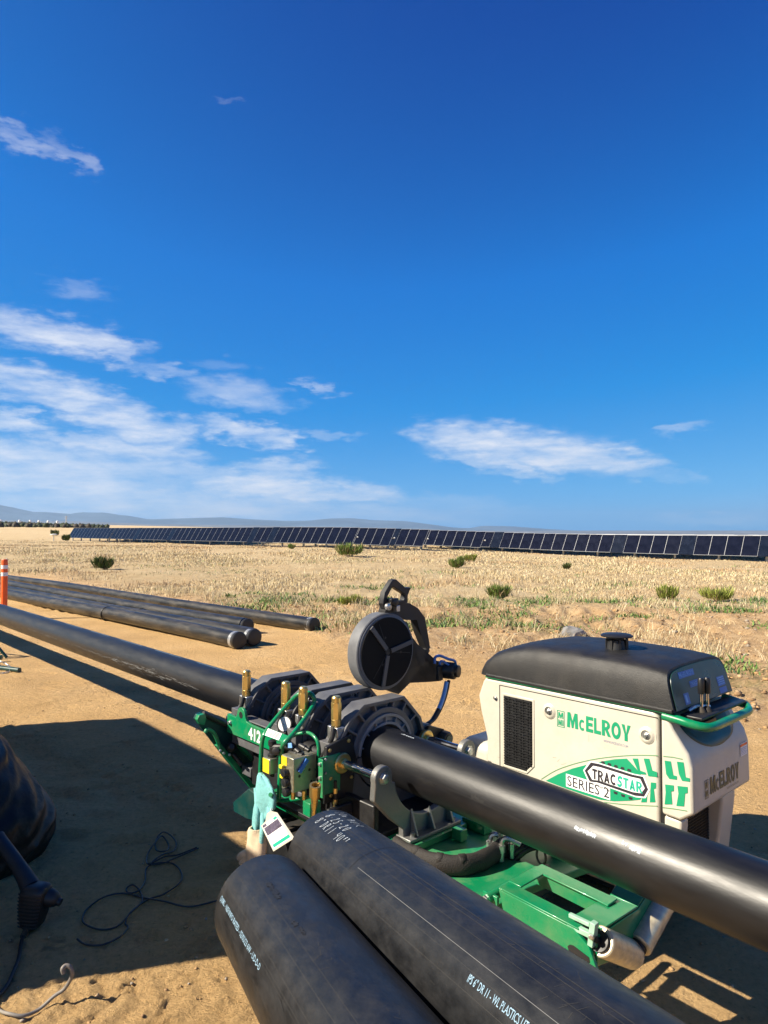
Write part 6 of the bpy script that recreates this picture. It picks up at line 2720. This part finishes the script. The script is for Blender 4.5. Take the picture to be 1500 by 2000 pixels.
for px, py, pw, ph, kd, lab in SHRUBS:
    shrub(px, py, sz(pw, py) * .60, sz(ph, py) * .72, lab, kd)


# ------------------------------------------------------------------ solar rows
SD = Vector((-.70, .714, 0)).normalized()
SN = Vector((-.714, -.70, 0)).normalized()     # horizontal direction the panels face


def solar_row(end, n, label, seed, start=0, gap_at=None):
    rn = random.Random(seed)
    L_, Wp, clear, tilt = 1.22, .80, .30, R(59)
    root = empty('solar_row', (end.x, end.y, 0), math.atan2(SD.y, SD.x), label, 'solar panels', 'rows of tilted solar panels across the field')
    cy_ = L_ * math.cos(tilt) / 2
    zc = clear + L_ * math.sin(tilt) / 2
    # local x along the row; local y: SD rotated +90 deg -> towards -SN or SN
    ly = Vector((-SD.y, SD.x, 0))
    sgn = 1 if ly.dot(SN) > 0 else -1
    b = MB()
    b.span((-Wp / 2, -L_ / 2, -.012), (Wp / 2, L_ / 2, .0))
    b.mi = 1
    fw = .009
    b.span((-Wp / 2, -L_ / 2, -.020), (-Wp / 2 + fw, L_ / 2, .006))
    b.span((Wp / 2 - fw, -L_ / 2, -.020), (Wp / 2, L_ / 2, .006))
    b.span((-Wp / 2 + fw, -L_ / 2, -.020), (Wp / 2 - fw, -L_ / 2 + .012, .006))
    b.span((-Wp / 2 + fw, L_ / 2 - .012, -.020), (Wp / 2 - fw, L_ / 2, .006))
    proto = b.build('solar_panel', ['glass', 'alframe'], root, smooth=0)
    me2 = proto.data.copy()
    me2.materials.clear()
    me2.materials.append(MT['glass_reflecting'])
    me2.materials.append(MT['alframe'])
    first = True
    for k in range(n):
        x = Wp * .5 + k * (Wp + .004) + start
        if gap_at and k >= gap_at:
            x += .30
        o = proto if first else proto.copy()
        if not first:
            COL.objects.link(o)
        first = False
        if rn.random() < .05:
            o.data = me2
        wp = end + SD * x
        o.location = (x, 0, zc + float(swell(wp.x, wp.y)))
        # panel normal: tilt between up and the facing direction
        nn = Vector((0, sgn * math.sin(tilt + R(rn.uniform(-.6, .6))), 0))
        nn.z = math.sqrt(max(0, 1 - nn.y ** 2))
        ex = Vector((1, 0, 0))
        ey = nn.cross(ex)
        o.rotation_euler = Matrix((ex, ey, nn)).transposed().to_euler()
    xe = start + n * (Wp + .004) + (.55 if gap_at else 0)
    b = MB()
    tp = [(x_, -sgn * .13, zc - .05 + float(swell(*(end + SD * x_)[:2]))) for x_ in np.linspace(start - .1, xe, 14)]
    b.tube(tp, .045, 10)
    b.build('torque_tube', 'galv', root)
    x = start + .55
    pm = None
    while x < xe:
        if pm is None:
            b = MB()
            b.span((-.055, -.05, -.05), (.055, -.035, zc - .05))
            b.span((-.055, .035, -.05), (.055, .05, zc - .05))
            b.span((-.008, -.035, -.05), (.008, .035, zc - .05))
            b.box((0, 0, zc - .08), (.10, .10, .10))
            pm = b.build('support_post', 'galv', root)
            o = pm
        else:
            o = pm.copy()
            COL.objects.link(o)
        wp = end + SD * x
        o.location = (x, -sgn * .17, float(swell(wp.x, wp.y)))
        x += 2.35


solar_row(Vector((-1.72, 41.5, 0)), 56, 'long left row of tilted solar panels, its right end above the disc handle', 1, gap_at=43)
solar_row(Vector((.50, 42.0, 0)), 12, 'short stretch of solar panels next right of the long left row', 2)
solar_row(Vector((2.6, 43.0, 0)), 12, 'stretch of solar panels third from the left, ending above the rock and shrubs', 3)
solar_row(Vector((6.45, 45.0, 0)), 16, 'stretch of solar panels fourth from the left, just left of the nearest row', 4)
solar_row(Vector((21.5, 33.2, 0)), 46, 'nearest row of solar panels, running to the right edge on white posts', 5)


ordinal = ['second', 'third', 'fourth', 'fifth', 'sixth']
for k in range(5):
    solar_row(Vector((21.5, 33.2, 0)) - SN * 1.75 * (k + 1) + SD * 1.5 * k, 34, ordinal[k] + ' solar row back from the nearest, seen only through the gap under its panels', 6 + k)
for k in range(4):
    solar_row(Vector((-1.72, 41.5, 0)) - SN * 1.75 * (k + 1) + SD * (14 + 2 * k), 34, ordinal[k] + ' solar row back from the long left one, seen only through the gap below', 20 + k)


# ------------------------------------------------------------------ far left details
def far_things():
    # white long pipe or trailer lying far left
    d = ground_at(10, 1051)
    root = empty('white_trailer', (d.x - 2.2, d.y + 6, 0), 0, 'low white trailer body far off at the left edge', 'trailer')
    b = MB()
    b.span((-4, -1.2, .55), (4.4, 1.2, 1.45))
    b.build('trailer_body', 'whitepaint', root, bevel=.15)
    b = MB()
    for x in (-2.6, -1.4, 3.0):
        for yy in (-1.1, 1.1):
            b.lathe((x, yy - .1, .42), (0, 1, 0), [(0, .30), (.02, .42), (.18, .42), (.2, .30)], 18)
    b.build('trailer_wheel', 'rubber', root)
    # instrument mast by the panels
    g = ground_at(212, 1062)
    root = empty('instrument_mast', (g.x, g.y - 14, 0), 0, 'thin mast with a small white sensor head before the left solar panels', 'mast')
    b = MB()
    b.cyl((0, 0, -.05), (0, 0, 1.15), .05, 8)
    b.build('mast_pole', 'galv', root)
    b = MB()
    b.lathe((0, 0, 1.12), (0, 0, 1), [(0, .06), (.05, .34), (.12, .34), (.16, .1)], 16)
    b.build('sensor_head', 'whitepaint', root)
    # transmission mast
    root = empty('lattice_tower', (ground_at(129, 1045).x * 2.4, ground_at(129, 1045).y * 2.4, 0), 0, 'thin lattice tower above the dark scrub on the left horizon', 'tower')
    b = MB()
    H = 14.0
    for sx, sy in ((1, 1), (1, -1), (-1, 1), (-1, -1)):
        b.cyl((sx * .9, sy * .9, 0), (sx * .2, sy * .2, H), .14, 6, r1=.08)
    for k in range(7):
        z0, z1 = H * k / 7, H * (k + 1) / 7
        w0, w1 = .9 - .7 * k / 7, .9 - .7 * (k + 1) / 7
        for sx in (1, -1):
            b.cyl((-w0, sx * w0, z0), (w1, sx * w1, z1), .06, 5)
            b.cyl((sx * w0, -w0, z0), (sx * w1, w1, z1), .06, 5)
    b.cyl((-2, 0, H - 2), (2, 0, H - 2), .09, 5)
    b.cyl((-1.6, 0, H - .6), (1.6, 0, H - .6), .09, 5)
    b.build('lattice', 'galv', root)
    # round white tanks along the horizon
    labs = ['white tank on the horizon, leftmost of six, at the edge of the picture', 'white tank on the horizon, second from the left edge', 'white tank on the horizon, third from the left edge',
            'white tank on the horizon, fourth from the left edge', 'white tank on the horizon, fifth from the left edge', 'white tank on the horizon nearest the lattice tower']
    for (px, lab) in zip((1, 38, 59, 76, 94, 112), labs):
        q = (px - 750) / FPX
        Y = 330.0
        b = MB()
        b.lathe((0, 0, -.2), (0, 0, 1), [(0, .25), (1.6, .25), (1.6, .5), (2.6, .6), (2.9, .45), (3.0, .15)], 18)
        o = b.build('water_tank', 'whitepaint', loc=(q * Y, Y, hz(q * Y, Y)))
        tag(o, lab, 'tank', 'white tanks along the left horizon')
    # dark scrub belt: one far mass
    n = 5200
    X = rng.uniform(-330, -95, n)
    Y = rng.uniform(180, 320, n)
    k = (X / Y < -.40) & (X / Y > -1.1)
    X, Y = X[k], Y[k]
    n = len(X)
    ico = bmesh.new()
    bmesh.ops.create_icosphere(ico, subdivisions=1, radius=1)
    bv = np.array([v.co[:] for v in ico.verts])
    bf = np.array([[v.index for v in f.verts] for f in ico.faces])
    ico.free()
    m = len(bv)
    s = rng.uniform(.3, .85, n)
    co = bv[None] * (1 + rng.uniform(-.35, .35, (n, m, 1))) * np.stack([s * 1.2, s * 1.2, s * .85 + .3], -1)[:, None]
    co += np.stack([X, Y, s * .5 + height(X, Y)], -1)[:, None]
    fc = (bf[None] + (np.arange(n) * m)[:, None, None]).reshape(-1, 3)
    me = mesh_from_arrays('far_scrub', co.reshape(-1, 3), fc)
    a = me.color_attributes.new('tint', 'FLOAT_COLOR', 'POINT')
    c = np.ones((n, m, 4), np.float32)
    t = np.array([[.045, .055, .03], [.06, .07, .035], [.07, .06, .045]])[rng.choice(3, n)]
    c[:, :, :3] = t[:, None]
    a.data.foreach_set('color', c.ravel())
    me.materials.append(MT['leafm'])
    o = bpy.data.objects.new('far_scrub', me)
    COL.objects.link(o)
    tag(o, kind='stuff')


far_things()


# ------------------------------------------------------------------ just outside the picture: what carries the front pipes and added panels that shade the left foreground
def trestle(Y, label):
    """timber trestle under both front pipes"""
    a = P1 + D1 * ((Y - P1.y) / D1.y)
    c = P2 + D2 * ((Y - P2.y) / D2.y)
    m = (a + c) / 2
    top = min(a.z, c.z) - PR - .045
    root = empty('pipe_trestle', (m.x, m.y, 0), 0, label, 'trestle', 'timber trestles under the front pipes')
    b = MB()
    b.span((-.36, -.05, top - .14), (.36, .05, top))
    b.build('cross_beam', 'wood', root, bevel=.004)
    for sx in (-1, 1):
        for sy in (-1, 1):
            b = MB()
            b.tube([(sx * .22, sy * .03, top - .14), (sx * .30, sy * .24, .01)], .035, 4)
            b.build('leg', 'wood', root)
    for q in (a, c):
        b = MB()
        b.span((q.x - m.x - .06, -.05, top), (q.x - m.x + .06, .05, q.z - PR * 1.006))
        b.build('saddle_block', 'wood', root)


trestle(.62, 'timber trestle under the near part of the two front pipes')
trestle(-2.6, 'timber trestle under the rear part of the two front pipes, behind the camera')


def shadowcaster(p0, length, hgt, label, rot=math.atan2(MU.y, MU.x)):  # unseen plywood panels, added to cast the shadow on the left dirt
    root = empty('shadow_panel', (p0.x, p0.y, 0), rot, label, 'shadowcaster', 'plywood hoarding panels added out of view on the left')
    b = MB()
    b.span((0, -.012, .0), (length, .012, hgt))
    b.build('plywood_sheet', 'wood', root)
    n = max(2, int(length / 1.2) + 1)
    for i in range(n):
        x = .05 + (length - .1) * i / (n - 1)
        b = MB()
        b.span((x - .04, -.10, 0), (x + .04, -.014, hgt - .02))
        b.build('post', 'wood', root, bevel=.003)
        b = MB()
        b.cyl((x, -.10, hgt * .6), (x, -1.0, .02), .03, 6)
        b.build('brace', 'wood', root)


HH = 2.4
TAN = math.tan(SUN_EL)
A = ground_at(262, 1402)
n1 = Vector((A.x, A.y, 0)) - SUN_TRAVEL * (HH / TAN)
shadowcaster(n1, 2.80, HH, 'unseen tall plywood hoarding panel left of the picture, shading the dirt')
shadowcaster(n1 + MU * 2.81, 1.23, 1.9, 'unseen lower plywood hoarding panel at the end of the tall one')
q2 = Vector((-.93, 2.27, 0)) - SUN_TRAVEL * 3.3
shadowcaster(q2 + Vector((-1.2, -2.2, 0)), 2.5, HH, 'unseen separate plywood hoarding panel left of the camera, behind a gap', math.atan2(2.2, 1.2))

# ------------------------------------------------------------------ haze
b = MB()
b.span((-10500, -1800, -230), (10500, 12500, 330))
hm = bpy.data.materials.new('haze_air')
hm.use_nodes = True
hn, hl = hm.node_tree.nodes, hm.node_tree.links
hn.clear()
ho = hn.new('ShaderNodeOutputMaterial')
pv = hn.new('ShaderNodeVolumePrincipled')
pv.inputs['Color'].default_value = (.50, .72, 1.0, 1)
pv.inputs['Density'].default_value = 0.000068
pv.inputs['Anisotropy'].default_value = 0.2
hl.new(pv.outputs[0], ho.inputs['Volume'])
MT['haze'] = hm
hz_o = b.build('haze', 'haze', smooth=0)
tag(hz_o, kind='stuff')
